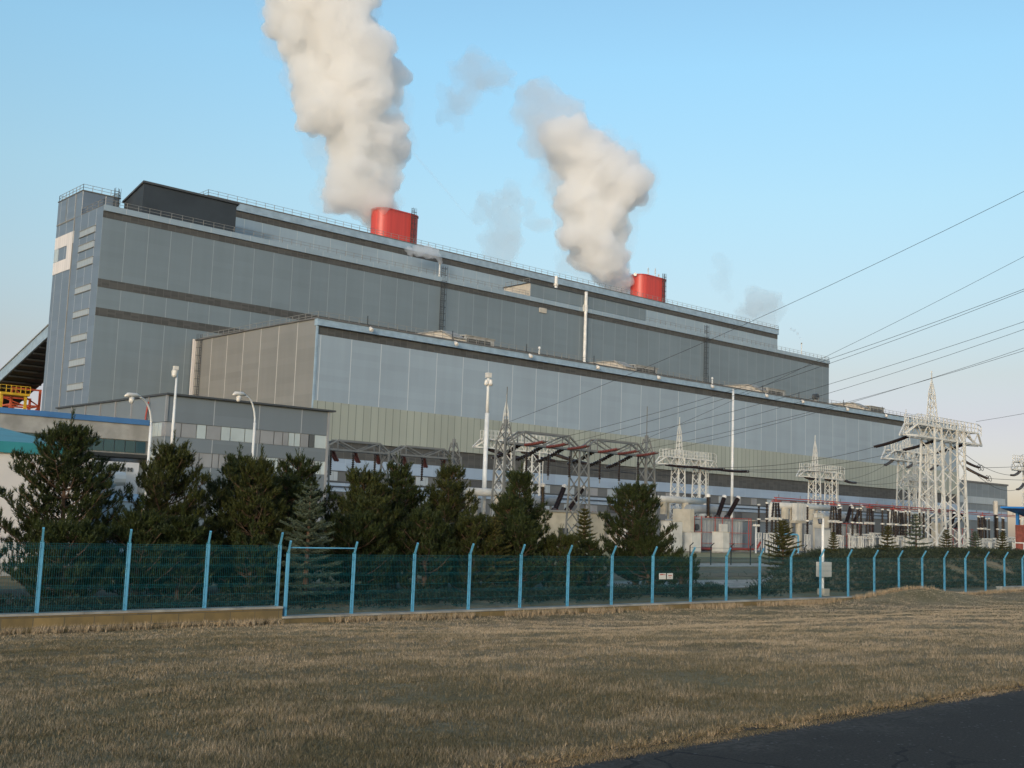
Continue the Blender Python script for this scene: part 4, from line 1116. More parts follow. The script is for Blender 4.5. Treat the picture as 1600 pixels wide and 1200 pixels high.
# ------------------------------------------------------------------ switchyard: post insulators, breakers, red busbars
def post_insulator(tall=True):
    p = thing('post_insulator', 'slim black post insulator on a white steel stand among many in the switchyard', 'insulator', (0, 0, 0), 'post insulators of the switchyard')
    mb = MB()
    for dx in (-.3, .3):
        for dy in (-.3, .3): mb.bar((dx, dy, 0), (dx*.8, dy*.8, 2.5), .1)
    for z in (.9, 1.7, 2.5): mb.bar((-.3, -.3, z), (.3, -.3, z), .07); mb.bar((-.3, .3, z), (.3, .3, z), .07)
    for z in (0, 1.25): mb.bar((-.3, -.3, z), (.3, -.3, z+1.2), .05)
    mb.build('stand', M['white_steel'], p)
    mb = MB(); ribbed(mb, (0, 0, 2.55), (0, 0, 4.3), .2, 8, .2); mb.build('lower_insulator', M['insul_black'], p)
    mb = MB(); ribbed(mb, (0, 0, 4.5), (0, 0, 6.35), .18, 8, .2); mb.build('upper_insulator', M['insul_black'], p)
    mb = MB(); mb.tube([(0, 0, 4.3), (0, 0, 4.5)], .28, 8); mb.build('flange', M['white_box'], p)
    mb = MB(); mb.tube([(0, 0, 6.35), (0, 0, 6.55)], .22, 8); mb.build('top_cap', M['white_box'], p)
    return p
def triple_breaker():
    p = thing('circuit_breaker', 'three column black circuit breaker under the red busbars', 'circuit breaker', (0, 0, 0), 'triple circuit breakers of the switchyard')
    mb = MB()
    for x in (-.9, 0, .9):
        for dx in (-.2, .2): mb.bar((x+dx, 0, 0), (x+dx, 0, 2.5), .12)
    mb.box(-1.3, 1.3, -.3, .3, 2.4, 2.6); mb.bar((-1, -.2, .6), (1, -.2, 2.2), .08); mb.build('stand', M['white_steel'], p)
    for x in (-.9, 0, .9):
        m2 = MB(); ribbed(m2, (x, 0, 2.65), (x*.9, 0, 4.3), .2, 8, .2); m2.build('lower_insulator', M['insul_black'], p)
        m2 = MB(); ribbed(m2, (x*.9, 0, 4.6), (x*.55, 0, 6.6), .2, 8, .2); m2.build('upper_insulator', M['insul_black'], p)
    for x in (-.85, 0, .85):
        mb = MB(); mb.box(x-.25, x+.25, -.25, .25, 4.28, 4.62); mb.build('head', M['white_box'], p)
    mb = MB(); mb.tube([(-.9, 0, 6.75), (.9, 0, 6.75)], .1, 6); mb.bar((0, 0, 6.7), (0, 0, 7.3), .1); mb.build('terminal', M['pipe_red'], p)
    return p
pi0 = post_insulator(); tb0 = triple_breaker()
pi0.location = (124.6, 88, -1.5); pi0['label'] = 'black post insulator just left of the yellow green spruce'
tb0.location = (126.6, 88, -1.5); tb0['label'] = 'triple black breaker right above the yellow green spruce'
yard = random.Random(5)
tspots = [(140.4, 88, 'triple black breaker left of the camera pole'), (151.6, 89, 'triple black breaker right of the camera pole under the red busbars'), (158.5, 89, 'triple black breaker midway between camera pole and largest gantry'), (166.0, 92, 'triple black breaker left of the largest gantry leg'), (196, 93, 'triple black breaker right of the largest gantry')]
for x, y, lb in tspots: dup(tb0, (x, y, -1.5), lb)
k = 0
for x, y in [(143, 88.5), (146.6, 88), (148.2, 92), (154.3, 90), (156, 93), (161, 90), (163, 90), (165, 91.5), (168, 93), (169.4, 90), (171, 94), (172.5, 91), (175, 96), (177, 93), (179, 97), (183, 96), (186, 98), (189.5, 93), (191.5, 94), (193.5, 92.5), (201, 96), (203, 97), (205.5, 95), (209, 98), (212, 100), (137, 90), (134, 96), (142, 86), (145, 86.5), (150, 86), (152.5, 86.5), (155.5, 87), (157.5, 86.5), (160.5, 87.5), (162.2, 86.8), (164.2, 87.2), (188, 90), (190.5, 90.5), (193, 89), (197, 90), (199.5, 91), (202, 92), (206, 91), (210, 93)]:
    dup(pi0, (x, y, -1.5), 'slim black post insulator on a white steel stand among many in the switchyard')
for (x0, x1, v, z, lb) in ((126.5, 153.5, 88.2, 5.75, 'thin red busbar above the camera pole'), (152.5, 178, 89, 5.72, 'thin red busbar leading to the largest gantry'), (160, 186, 93.5, 5.6, 'lower thin red busbar behind the largest gantry legs'), (190, 216, 94, 5.7, 'thin red busbar right of the largest gantry')):
    b_ = thing('red_busbar', lb, 'busbar', ((x0+x1)/2, v, z), 'red busbars over the switchyard')
    mb = MB(); mb.tube([(x0, v, z), (x1, v, z-.1)], .065, 8); mb.tube([(x0+1, v+.9, z-.25), (x1-.6, v+.9, z-.3)], .055, 8); mb.build('busbar_pipe', M['pipe_red'], b_)
    mb = MB()
    for i in range(6):
        x = x0+1+(x1-x0-2)*i/5; mb.bar((x, v, z), (x, v, z+.45), .07)
    mb.build('clamp', M['grey_steel'], b_)
def steel_frame(label, x, y, w, h):
    f_ = thing('support_frame', label, 'support frame', (x, y, -1.5), 'pale steel frames of the switchyard')
    for dx in (0, w):
        mb = MB()
        for dy in (0, .5): mb.bar((x+dx, y+dy, -1.5), (x+dx, y+dy, h), .13)
        for k in range(4): mb.bar((x+dx, y, -1.4+(h+1.3)*k/4), (x+dx, y+.5, -1.4+(h+1.3)*(k+1)/4), .07)
        mb.build('leg', M['white_steel'], f_)
    mb = MB()
    for dy in (0, .5):
        mb.bar((x-.4, y+dy, h), (x+w+.4, y+dy, h), .15); mb.bar((x-.2, y+dy, h-.55), (x+w+.2, y+dy, h-.55), .1)
        for k in range(6): mb.bar((x+w*k/6, y+dy, h if k % 2 else h-.55), (x+w*(k+1)/6, y+dy, h-.55 if k % 2 else h), .07)
    mb.build('crossbeam', M['white_steel'], f_)
    mb = MB(); mb.box(x+w*.3, x+w*.3+.8, y-.35, y, -.6, .6); mb.build('control_box', M['white_box'], f_)
for x, y, w, h, lb in ((143.5, 87, 5.5, 1.3, 'low pale steel frame right of the camera pole'), (150.2, 87.5, 4.5, 1.5, 'pale steel frame left of the middling olive spruce'), (156.5, 87.5, 5, 1.2, 'low pale steel frame right of the middling olive spruce'), (166, 92, 6, 2.2, 'taller pale steel frame between the largest gantry legs'), (187.5, 89, 6, 1.2, 'low pale steel frame right of the largest gantry'), (195.5, 90, 6.5, 1.6, 'low pale steel frame by the tan bushing column'), (203.5, 92, 6, 1.3, 'low pale steel frame left of the brick gatehouse')): steel_frame(lb, x, y, w, h)
for x, y, w, h, lb in ((134.5, 86, 2.0, 3.4, 'grey ribbed cabinet left of the camera pole'), (128.8, 87, 1.3, 2.0, 'small beige cabinet beside the yellow green spruce')):
    c_ = thing('yard_cabinet', lb, 'cabinet', (x, y, -1.5)); mb = MB(); mb.box(x, x+w, y, y+1.2, -1.0, h-1.5); mb.build('body', M['tank_grey'] if w > 1.5 else M['beige'], c_)
    mb = MB(); mb.box(x-.08, x+w+.08, y-.1, y+1.3, h-1.5, h-1.42); mb.build('roof', M['rail'], c_)
    mb = MB(); mb.box(x+.1, x+w-.1, y-.03, y, -.8, h-1.7); mb.build('door', M['white_box'] if w > 1.5 else M['beige'], c_)
for x, y, w, z1, lb in ((100.1, 83.6, 1.9, 2.05, 'tall white equipment cabinet right of the dense pine'), (104.9, 84.5, 1.7, .85, 'short cream cabinet before the middle transformer'), (110.1, 84, 1.25, 1.0, 'narrow white cabinet before the middle transformer')):
    c_ = thing('equipment_cabinet', lb, 'cabinet', (x, y, -1.5)); mb = MB(); mb.box(x, x+w, y, y+1.6, -1.3, z1); mb.build('body', M['white_box'], c_)
    mb = MB(); mb.box(x-.05, x+w+.05, y-.05, y+1.65, z1, z1+.06); mb.build('roof', M['cream'], c_)
    mb = MB(); mb.box(x-.02, x+w+.02, y-.02, y+1.62, -1.5, -1.3); mb.build('plinth', M['concrete'], c_)
lb_ = thing('yard_light', 'short lamp post with a flat head before the middle transformer', 'lamp post', (117.4, 84.5, -1.5))
mb = MB(); mb.bar((117.4, 84.5, -1.5), (117.4, 84.5, 1.9), .14); mb.build('pole', M['white_pole'], lb_)
mb = MB(); mb.box(117.0, 117.8, 84.2, 84.7, 1.85, 2.1); mb.build('lamp_head', M['lamp_white'], lb_)
bf = thing('pipe_hoop', 'bright blue pipe hoop left of the yellow green spruce', 'pipe hoop', (120.5, 82, -1.5))
mb = MB(); mb.tube([(118.6, 82, -1.5), (118.6, 82, .85), (118.9, 82, 1.0), (122.5, 82, 1.0), (122.8, 82, .85), (122.8, 82, -1.5)], .11, 8); mb.build('pipe', M['fence_post'], bf)
mb = MB(); mb.box(118.4, 118.8, 81.8, 82.2, -1.5, -1.3); mb.box(122.6, 123, 81.8, 82.2, -1.5, -1.3); mb.build('foot_block', M['concrete'], bf)
gs = thing('grey_switch_house', 'long grey sheet metal switch house behind the yellow green spruce', 'building', (126, 97, -1.5))
mb = MB(); mb.box(121.5, 140, 97, 101, -1.5, 2.6); mb.build('wall', M['office'], gs)
mb = MB(); mb.box(121.2, 140.3, 96.7, 101.3, 2.6, 2.75); mb.build('roof', M['beige'], gs)
for x in (127.5, 129.4): m2 = MB(); m2.box(x, x+.9, 96.94, 97.0, -.2, 1.2); m2.build('window', M['window_dark'], gs)
cw = thing('cream_wall_house', 'cream walled switch house seen through the pines', 'building', (92, 88, -1.5))
mb = MB(); mb.box(84, 93.2, 87.5, 90.5, -1.5, 2.6); mb.build('wall', M['cream'], cw)
mb = MB(); mb.box(83.8, 93.4, 87.3, 90.7, 2.6, 2.8); mb.build('roof', M['rail'], cw)
mb = MB(); mb.box(86, 87.4, 87.42, 87.5, -1.2, .9); mb.build('door', M['window_dark'], cw)
wg = thing('white_garage', 'low white garage with a dark door left of the dense pine', 'building', (97, 84, -1.5))
mb = MB(); mb.box(94.5, 99.5, 86, 89, -1.5, 1.2); mb.build('wall', M['white_wall'], wg)
mb = MB(); mb.box(94.3, 99.7, 85.8, 89.2, 1.2, 1.4); mb.build('roof', M['dark_metal'], wg)
mb = MB(); mb.box(95.2, 98.3, 85.9, 86.0, -1.5, .7); mb.build('door', M['window_dark'], wg)
# yellow brown column and brick house at right
yc = thing('bushing_column', 'tall tan and black bushing column near the right edge', 'insulator', (194.5, 90, -1.5))
mb = MB(); mb.tube([(194.5, 90, -1.5), (194.5, 90, 1.4)], .5, 10); mb.build('stand', M['white_steel'], yc)
mb = MB(); ribbed(mb, (194.5, 90, 1.4), (194.5, 90, 5.4), .42, 12, .22); mb.build('lower_insulator', M['insul_black'], yc)
mb = MB(); mb.tube([(194.5, 90, 5.4), (194.5, 90, 5.6), (194.5, 90, 7.6), (194.5, 90, 7.8)], [.35, .36, .42, .3], 12); mb.build('head', M['beige'], yc)
bk = thing('brick_house', 'red brick gatehouse with an upswept bright blue roof at the right edge', 'building', (139, 58, -1.5))
mb = MB(); mb.box(134.7, 146, 50, 60, -1.5, 3.1); mb.build('wall', M['brick_red'], bk)
mb = MB(); mb.prism([(130.9, 4.95), (130.9, 5.15), (150, 3.0), (150, 2.5)], 1, 49.5, 60); mb.build('roof', M['bright_blue'], bk)
m2 = MB(); m2.bar((134.9, 59.8, 3.0), (134.9, 59.8, 4.6), .3); m2.build('roof_support', M['bright_blue'], bk)
mb = MB(); mb.box(134.62, 134.72, 57.2, 57.9, 1.6, 2.5); mb.build('window', M['blue_sheet'], bk)
mb = MB(); mb.bar((134.6, 50, 1.0), (134.6, 60, 1.0), .12); mb.bar((134.6, 59, 1.0), (134.6, 59, -.4), .07); mb.bar((134.6, 58.6, 1.0), (134.6, 58.6, -.4), .07); mb.build('pipe_bracket', M['white_pole'], bk)
# ------------------------------------------------------------------ trees
def needle_mesh(name, shoots, mat, parent, rng, needles, nl, nw, splay, droop=0.0):
    """shoots: list of (base, dir, length, tint). One mesh of slim needle triangles around every shoot."""
    NS = len(shoots)
    B = np.array([s[0] for s in shoots]); D = np.array([s[1] for s in shoots]); Ln = np.array([s[2] for s in shoots]); T = np.array([s[3] for s in shoots])
    D = D/np.linalg.norm(D, axis=1, keepdims=True)
    ref = np.where(np.abs(D[:, 2:3]) < .9, np.array([[0, 0, 1.]]), np.array([[1., 0, 0]]))
    A = np.cross(D, ref); A /= np.linalg.norm(A, axis=1, keepdims=True); C = np.cross(D, A)
    t = rng.random((NS, needles)); ph = rng.random((NS, needles))*2*np.pi
    sp = np.radians(splay)*(0.7+.6*rng.random((NS, needles)))*(1-.35*t)
    ax = D[:, None, :]; ra = A[:, None, :]*np.cos(ph)[..., None] + C[:, None, :]*np.sin(ph)[..., None]
    nd = ax*np.cos(sp)[..., None] + ra*np.sin(sp)[..., None]
    nd[..., 2] -= droop
    p = B[:, None, :] + ax*(t*Ln[:, None])[..., None]
    side = np.cross(nd, ra+.3*rng.standard_normal(ra.shape)); side /= np.linalg.norm(side, axis=-1, keepdims=True)+1e-9
    L = nl*(.75+.5*rng.random((NS, needles)))[..., None]
    v0 = p - side*nw/2; v1 = p + side*nw/2; v2 = p + nd*L
    V = np.stack([v0, v1, v2], 2).reshape(-1, 3)
    nt_ = NS*needles
    me = bpy.data.meshes.new(name)
    me.vertices.add(nt_*3); me.vertices.foreach_set('co', V.astype(np.float32).ravel())
    me.loops.add(nt_*3); me.loops.foreach_set('vertex_index', np.arange(nt_*3, dtype=np.int32))
    me.polygons.add(nt_); me.polygons.foreach_set('loop_start', np.arange(0, nt_*3, 3, dtype=np.int32))
    me.update(calc_edges=True)
    at = me.attributes.new('tint', 'FLOAT', 'POINT')
    tt = np.clip(T[:, None]+.15*rng.standard_normal((NS, needles)), 0, 1)
    at.data.foreach_set('value', np.repeat(tt.ravel(), 3).astype(np.float32))
    me.materials.append(mat)
    o = bpy.data.objects.new(name, me); COL.objects.link(o); o.parent = parent
    return o

def pine(seed, h, rad, mat, label, loc=(0, 0, 0), dense=1.0):
    r = random.Random(seed); rng = np.random.default_rng(seed)
    root = thing('pine_tree', label, 'pine', (0, 0, 0), 'dark pines behind the blue fence')
    mb = MB()
    tp = [Vector((.12*math.sin(seed+z*1.1)*z/h*h*.1, .1*math.cos(seed*2+z)*z/h*h*.1, z)) for z in np.linspace(0, h*.97, 9)]
    mb.tube(tp, [max(.02, .13*(1-i/8.5)) for i in range(9)], 7)
    def trunk(z):
        i = min(7, max(0, int(z/(h*.97)*8))); f = z/(h*.97)*8-i
        return tp[i].lerp(tp[i+1], f)
    shoots = []
    nwh = int(h/.36)
    for k in range(nwh):
        z = h*(.04+.90*k/nwh)+r.uniform(-.08, .08); t = z/h
        R = rad*(1-t**1.55)**.85*r.uniform(.7, 1.15)*(0.8+.2*min(1, t/.2))
        nb = r.choice((4, 5, 6)) if t < .85 else 4
        a0 = r.uniform(0, 6.28)
        for j in range(nb):
            a = a0+6.283*j/nb+r.uniform(-.3, .3); L = max(.22, R*r.uniform(.65, 1.15))
            up = .08+.5*t+r.uniform(-.1, .15)
            b0 = trunk(z); pts = [b0]
            for q in range(1, 5):
                f = q/4; pts.append(b0+Vector((math.cos(a)*L*f, math.sin(a)*L*f, L*(up*f*.6+.42*f*f)-.05*f)))
            mb.tube(pts, [.035, .03, .022, .016, .008], 4, cap=False)
            nsub = 2+int(L/.26)
            for s in range(nsub):                     # side twigs, each ending in a tuft of upright shoots
                f = .3+.7*(s+.6*r.random())/nsub; i = min(3, int(f*4)); p = pts[i].lerp(pts[i+1], f*4-i)
                d = (pts[i+1]-pts[i]).normalized()
                sd = Vector((-d.y, d.x, 0))*(1 if s % 2 else -1)
                tl = r.uniform(.2, .55)*(1.1-.45*f)*min(1.2, L+.3)
                e = p+(d*.45+sd+Vector((0, 0, r.uniform(0, .35)))).normalized()*tl
                mb.tube([p, e], [.01, .005], 3, cap=False)
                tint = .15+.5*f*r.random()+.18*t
                for q in range(int(6*dense)):
                    w = r.random()
                    c = p.lerp(e, .25+.75*w)+Vector((r.gauss(0, .06), r.gauss(0, .06), r.gauss(0, .04)))
                    dv = Vector((d.x*.35+r.gauss(0, .35), d.y*.35+r.gauss(0, .35), .9))
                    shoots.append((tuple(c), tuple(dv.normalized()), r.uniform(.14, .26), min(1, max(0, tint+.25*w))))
            for q in range(5):
                c = pts[4]+Vector((r.gauss(0, .08), r.gauss(0, .08), -.04)); shoots.append((tuple(c), (math.cos(a)*.3+r.gauss(0, .2), math.sin(a)*.3+r.gauss(0, .2), 1), r.uniform(.2, .36), .55))
    for j in range(5):
        p = trunk(h*(.9+.02*j)); shoots.append((tuple(p), (r.uniform(-.35, .35), r.uniform(-.35, .35), 1), r.uniform(.3, .5), .7))
    shoots.append((tuple(tp[-1]), (0, 0, 1), .5, .75))
    mb.build('trunk', M['bark'], root)
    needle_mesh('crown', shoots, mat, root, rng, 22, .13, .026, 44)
    root.location = loc
    return root

def spruce(seed, h, rad, mat, label, group, loc=(0, 0, 0), gap=.3):
    r = random.Random(seed); rng = np.random.default_rng(seed)
    root = thing('spruce_tree', label, 'spruce', (0, 0, 0), group)
    mb = MB(); mb.tube([(0, 0, 0), (0, 0, h*.5), (0, 0, h)], [.07*h/3+.02, .05*h/3, .008], 6)
    shoots = []; z = .12
    while z < h*.97:
        t = z/h; R = rad*(1-t)**.85*r.uniform(.8, 1.15)+.06
        nb = r.choice((5, 6, 7)); a0 = r.uniform(0, 6.28)
        for j in range(nb):
            a = a0+6.283*j/nb+r.uniform(-.25, .25); L = R*r.uniform(.7, 1.15)
            dz = -.12+.5*t
            pts = [Vector((math.cos(a)*L*f, math.sin(a)*L*f, z+L*(dz*f+.12*f*f))) for f in (0, .33, .66, 1)]
            mb.tube(pts, [.02, .014, .01, .005], 4, cap=False)
            ns = max(3, int(L/.042))
            for s in range(ns):
                f = (s+.5)/ns; i = min(2, int(f*3)); p = pts[i].lerp(pts[i+1], f*3-i); d = (pts[i+1]-pts[i]).normalized()
                sg_ = 1 if s % 2 else -1
                sd = Vector((-d.y, d.x, 0))*sg_
                w = L*.42*(1-f*.75)
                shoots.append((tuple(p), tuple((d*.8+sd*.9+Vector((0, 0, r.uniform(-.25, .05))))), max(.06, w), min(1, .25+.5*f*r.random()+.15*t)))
                if s % 2: shoots.append((tuple(p), tuple(d), .14, .5))
        z += gap*(1-.45*t)*r.uniform(.8, 1.2)
    shoots.append(((0, 0, h-.25), (0, 0, 1), .3, .7))
    mb.build('trunk', M['bark'], root)
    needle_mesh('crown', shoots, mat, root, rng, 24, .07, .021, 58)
    root.location = loc
    return root

gz0 = -1.55
pines = [  # u, v, height, radius, material, label
    (14.3, 38.0, 6.1, 1.75, 'pine', 'tallest dark pine before the white workshop'),
    (18.2, 38.5, 5.6, 1.75, 'pine2', 'tall pine before the curved lamp left of the office windows'),
    (20.9, 37.0, 5.3, 1.35, 'pine2', 'narrow pine right of the twin headed lamp post, behind the silver spruce'),
    (21.9, 40.5, 5.5, 1.5, 'pine', 'dark pine just behind the silver spruce'),
    (24.4, 40.0, 5.5, 1.5, 'pine', 'pine below the right end of the office block'),
    (27.2, 39.3, 5.1, 1.55, 'pine2', 'broad pine below the smaller grey portal gantry'),
    (29.7, 40.3, 5.6, 1.45, 'pine', 'tall pine under the right end of the smaller grey portal'),
    (32.3, 40.0, 5.7, 1.6, 'pine2', 'leafy dark pine left of the tall floodlight mast'),
    (34.4, 38.2, 4.4, 1.4, 'pine', 'shorter pine at the foot of the tall floodlight mast'),
    (36.9, 40.2, 5.8, 1.35, 'pine', 'slim pine before the left half of the grey portal gantry'),
    (44.1, 39.2, 5.4, 1.75, 'pine', 'dense bushy pine standing alone left of the gravel path gap'),
    (11.6, 39.5, 3.0, 1.3, 'pine', 'low pine at the left picture edge beside the tallest pine'),
    (16.2, 36.2, 3.2, 1.2, 'pine', 'low bushy pine between the two left lamps and the fence'),
    (28.4, 36.5, 3.5, 1.3, 'pine', 'low dark pine behind the fence below the broad pine'),
    (31.0, 36.8, 3.3, 1.25, 'pine2', 'low olive pine behind the fence left of the small green spruce'),
    (38.4, 37.0, 2.3, 1.2, 'pine', 'low pine right of the slim pine, near the fence'),
    (24.9, 36.4, 3.3, 1.3, 'pine', 'low pine right of the silver spruce near the fence'),
    (45.4, 37.2, 1.7, 1.1, 'pine', 'low spreading pine at the foot of the dense bushy pine'),
    (19.9, 35.4, 2.4, 1.1, 'pine', 'smallest low pine left of the silver spruce at the fence'),
    (13.6, 35.6, 2.6, 1.2, 'pine', 'low pine at the left edge just behind the fence'),
    (17.6, 36.0, 2.9, 1.2, 'pine', 'low pine behind the third fence post from the left edge'),
    (22.8, 38.2, 4.6, 1.5, 'pine', 'full pine between the silver spruce and the office block end'),
    (26.2, 37.4, 4.0, 1.4, 'pine2', 'olive pine in front of the broad pine'),
    (33.6, 36.6, 3.4, 1.2, 'pine', 'bushy low pine left of the floodlight mast foot'),
    (44.0, 38.2, 2.6, 1.35, 'pine', 'thick low pine right before the trunk of the dense bushy pine'),
    (35.8, 36.3, 2.6, 1.2, 'pine2', 'lowest pine right of the small green spruce at the fence'),
]
for i, (u, v, h, rr, m_, lb) in enumerate(pines):
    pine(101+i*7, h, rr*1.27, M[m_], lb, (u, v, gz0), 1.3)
spruces = [
    (21.6, 34.5, 4.2, 1.75, 'spruce', 'silvery grey spruce at the front of the pines by the fence step', .3),
    (31.9, 36.3, 3.3, 1.05, 'spruce_y', 'small green spruce before the pines by the tall floodlight mast', .26),
    (40.6, 39.5, 4.0, 1.0, 'spruce_y', 'slender light green spruce left of the dense bushy pine', .26),
    (58.3, 40.0, 3.1, 1.6, 'spruce_y', 'widest yellow green spruce on the bank right of the path gap', .24),
    (64.6, 40.5, 1.6, .5, 'spruce_y', 'thin spruce on the bank just right of the camera pole', .2),
    (70.4, 40.0, 2.0, .75, 'spruce_y', 'middling olive spruce on the bank left of the largest gantry', .24),
    (74.8, 40.3, 2.75, .95, 'spruce', 'open layered spruce on the bank before the largest gantry', .32),
    (79.6, 40.5, 1.75, .6, 'spruce_y', 'small spruce on the bank between the legs of the largest gantry', .22),
    (83.4, 40.2, 1.7, .65, 'spruce', 'small dark spruce on the bank right of the largest gantry', .22),
    (88.4, 40.4, 1.8, .65, 'spruce_y', 'rightmost small spruce on the bank before the brick gatehouse', .22),
]
for i, (u, v, h, rr, m_, lb, gp) in enumerate(spruces):
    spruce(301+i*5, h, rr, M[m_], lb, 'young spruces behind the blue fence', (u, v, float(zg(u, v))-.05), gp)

# juniper ground cover on the bank behind the fence
rng = np.random.default_rng(77)
N = 34000
cu = rng.uniform(44.5, 112, N); cv = rng.uniform(32.3, 43.5, N)
patch = np.array([noise.noise((a*.35, b*.5, 3)) for a, b in zip(cu, cv)])
keep = (patch > -.42) & (rng.random(N) < sstep(42.5, 48.5, cu-1.6*(cv-32))*.96+.012)
cu, cv, patch = cu[keep], cv[keep], patch[keep]
cz = zg(cu, cv)
hh = np.clip(.16+.5*(patch+.12), .1, .55)
sh = []
for a, b, c, d, q in zip(cu, cv, cz, hh, rng.random((len(cu), 4))):
    zz = c+d*q[0]
    an = q[1]*6.283
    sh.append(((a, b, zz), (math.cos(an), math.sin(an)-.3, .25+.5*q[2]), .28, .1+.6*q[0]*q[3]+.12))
un = np.random.default_rng(78); NU = 9000
du = un.uniform(4, 46.5, NU); dv_ = un.uniform(31.6, 36.5, NU)
pu_ = np.array([noise.noise((a*.5, b*.6, 9)) for a, b in zip(du, dv_)])
for a, b, pp_, q in zip(du, dv_, pu_, un.random((NU, 4))):
    if pp_ < -.1: continue
    an = q[1]*6.283
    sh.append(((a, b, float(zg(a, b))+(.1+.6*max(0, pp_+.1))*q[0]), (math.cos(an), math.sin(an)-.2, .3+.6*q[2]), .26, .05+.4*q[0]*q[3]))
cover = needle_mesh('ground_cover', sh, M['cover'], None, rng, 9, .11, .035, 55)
tag(cover, 'dark juniper ground cover under the pines and on the bank', kind='stuff')

# ------------------------------------------------------------------ dry grass
rng = np.random.default_rng(5)
def grass(name, N, vmin, vmax, hmul, label, wid, dpow):
    d = rng.random(N)
    v = vmin+(vmax-vmin)*d**dpow
    u = v*np.tan(YAW + np.radians(rng.uniform(-27, 27.5, N)))
    ok = (u < 85) & (u > -6)
    u, v = u[ok], v[ok]
    n = np.array([.55*noise.noise((a*.55, b*.75, 1.0)) + .6*noise.noise((a*1.7, b*2.1, 5.0)) + .55*noise.noise((a*4.5, b*4.5, 8.0)) for a, b in zip(u, v)])
    bare = (n > -.62) | (rng.random(len(n)) < .4)
    u, v, n = u[bare], v[bare], n[bare]
    k = 4
    z = np.where(v < 5.92, np.maximum(zg(u, v), 0.0), zg(u, v))
    ed = 1.0-0.55*np.exp(-(v-5.8)/.8)
    h = hmul*(.045+.075*np.clip(.5+n, 0, 1.2))*ed
    U = np.repeat(u, k)+rng.normal(0, .035, len(u)*k); W = np.repeat(v, k)+rng.normal(0, .035, len(u)*k); Z = np.repeat(z, k)
    W = np.maximum(W, 5.5)
    H = np.repeat(h, k)*rng.uniform(.55, 1.5, len(U))
    an = rng.uniform(0, 2*np.pi, len(U)); le = rng.uniform(.2, 1.5, len(U))
    w = np.repeat(wid*(.6+v/22), k)
    ca, sa = np.cos(an), np.sin(an)
    P0 = np.stack([U-w*sa, W+w*ca, Z-.01], 1); P1 = np.stack([U+w*sa, W-w*ca, Z-.01], 1)
    P2 = np.stack([U+ca*H*le, W+sa*H*le, Z+H], 1)
    V = np.stack([P0, P1, P2], 1).reshape(-1, 3); nt_ = len(U)
    me = bpy.data.meshes.new(name)
    me.vertices.add(nt_*3); me.vertices.foreach_set('co', V.astype(np.float32).ravel())
    me.loops.add(nt_*3); me.loops.foreach_set('vertex_index', np.arange(nt_*3, dtype=np.int32))
    me.polygons.add(nt_); me.polygons.foreach_set('loop_start', np.arange(0, nt_*3, 3, dtype=np.int32))
    me.update(calc_edges=True)
    at = me.attributes.new('tint', 'FLOAT', 'POINT')
    lf = np.array([noise.noise((a*.09, b*.16, 2.0)) for a, b in zip(u, v)])
    tn = np.clip(np.repeat(.48+.62*n+.25*lf-.38*(1-sstep(6, 24, u))+.15*sstep(16, 36, u), k)+rng.normal(0, .26, nt_), 0, 1)
    at.data.foreach_set('value', np.repeat(tn, 3).astype(np.float32))
    me.materials.append(M['straw'])
    o = bpy.data.objects.new(name, me); COL.objects.link(o)
    return tag(o, label, kind='stuff')
grass('dry_grass', 210000, 5.6, 30.0, .4, 'dry tan winter grass covering the sloping field', .0038, 1.7)
# taller tufts along the foot of the wall
rng = np.random.default_rng(9)
def wall_tufts():
    N = 2600
    u = rng.uniform(4, 70, N); v = 30.05-np.abs(rng.normal(0, .28, N))
    n = np.array([noise.noise((a*.4, 2.0, 4.0)) for a in u])
    ok = n > -.15+.0*u; u, v, n = u[ok], v[ok], n[ok]
    sh = []
    for a, b, m_, q in zip(u, v, n, rng.random((len(u), 3))):
        sh.append(((a, b, float(zg(a, b))-.02), (q[0]-.5, q[1]-.5, 1.6), .05, .35+.5*q[2]))
    o = needle_mesh('tall_grass', sh, M['straw'], None, rng, 12, .22, .012, 28)
    tag(o, 'taller dry grass along the foot of the fence wall', kind='stuff')
wall_tufts()
def edge_tufts():
    rg = np.random.default_rng(21); N = 4200
    u = rg.uniform(3, 30, N); v = 5.73+np.abs(rg.normal(0, .12, N))-.03
    n = np.array([noise.noise((a*1.1, 4.0, 6.0))+.6*noise.noise((a*4.0, 1.0, 2.0)) for a in u])
    v = v-.09*np.clip(n, -.2, .8)
    sh = []
    for a, b, m_, q in zip(u, v, n, rg.random((N, 4))):
        if m_ < -.35: continue
        sh.append(((a, b, max(float(zg(a, b)), .0)), (q[0]-.5, q[1]-.7, .9), .03, .1+.6*q[2]*q[3]))
    o = needle_mesh('verge_grass', sh, M['straw'], None, rg, 11, .038, .0055, 55)
    tag(o, 'short ragged grass creeping over the edge of the asphalt', kind='stuff')
edge_tufts()
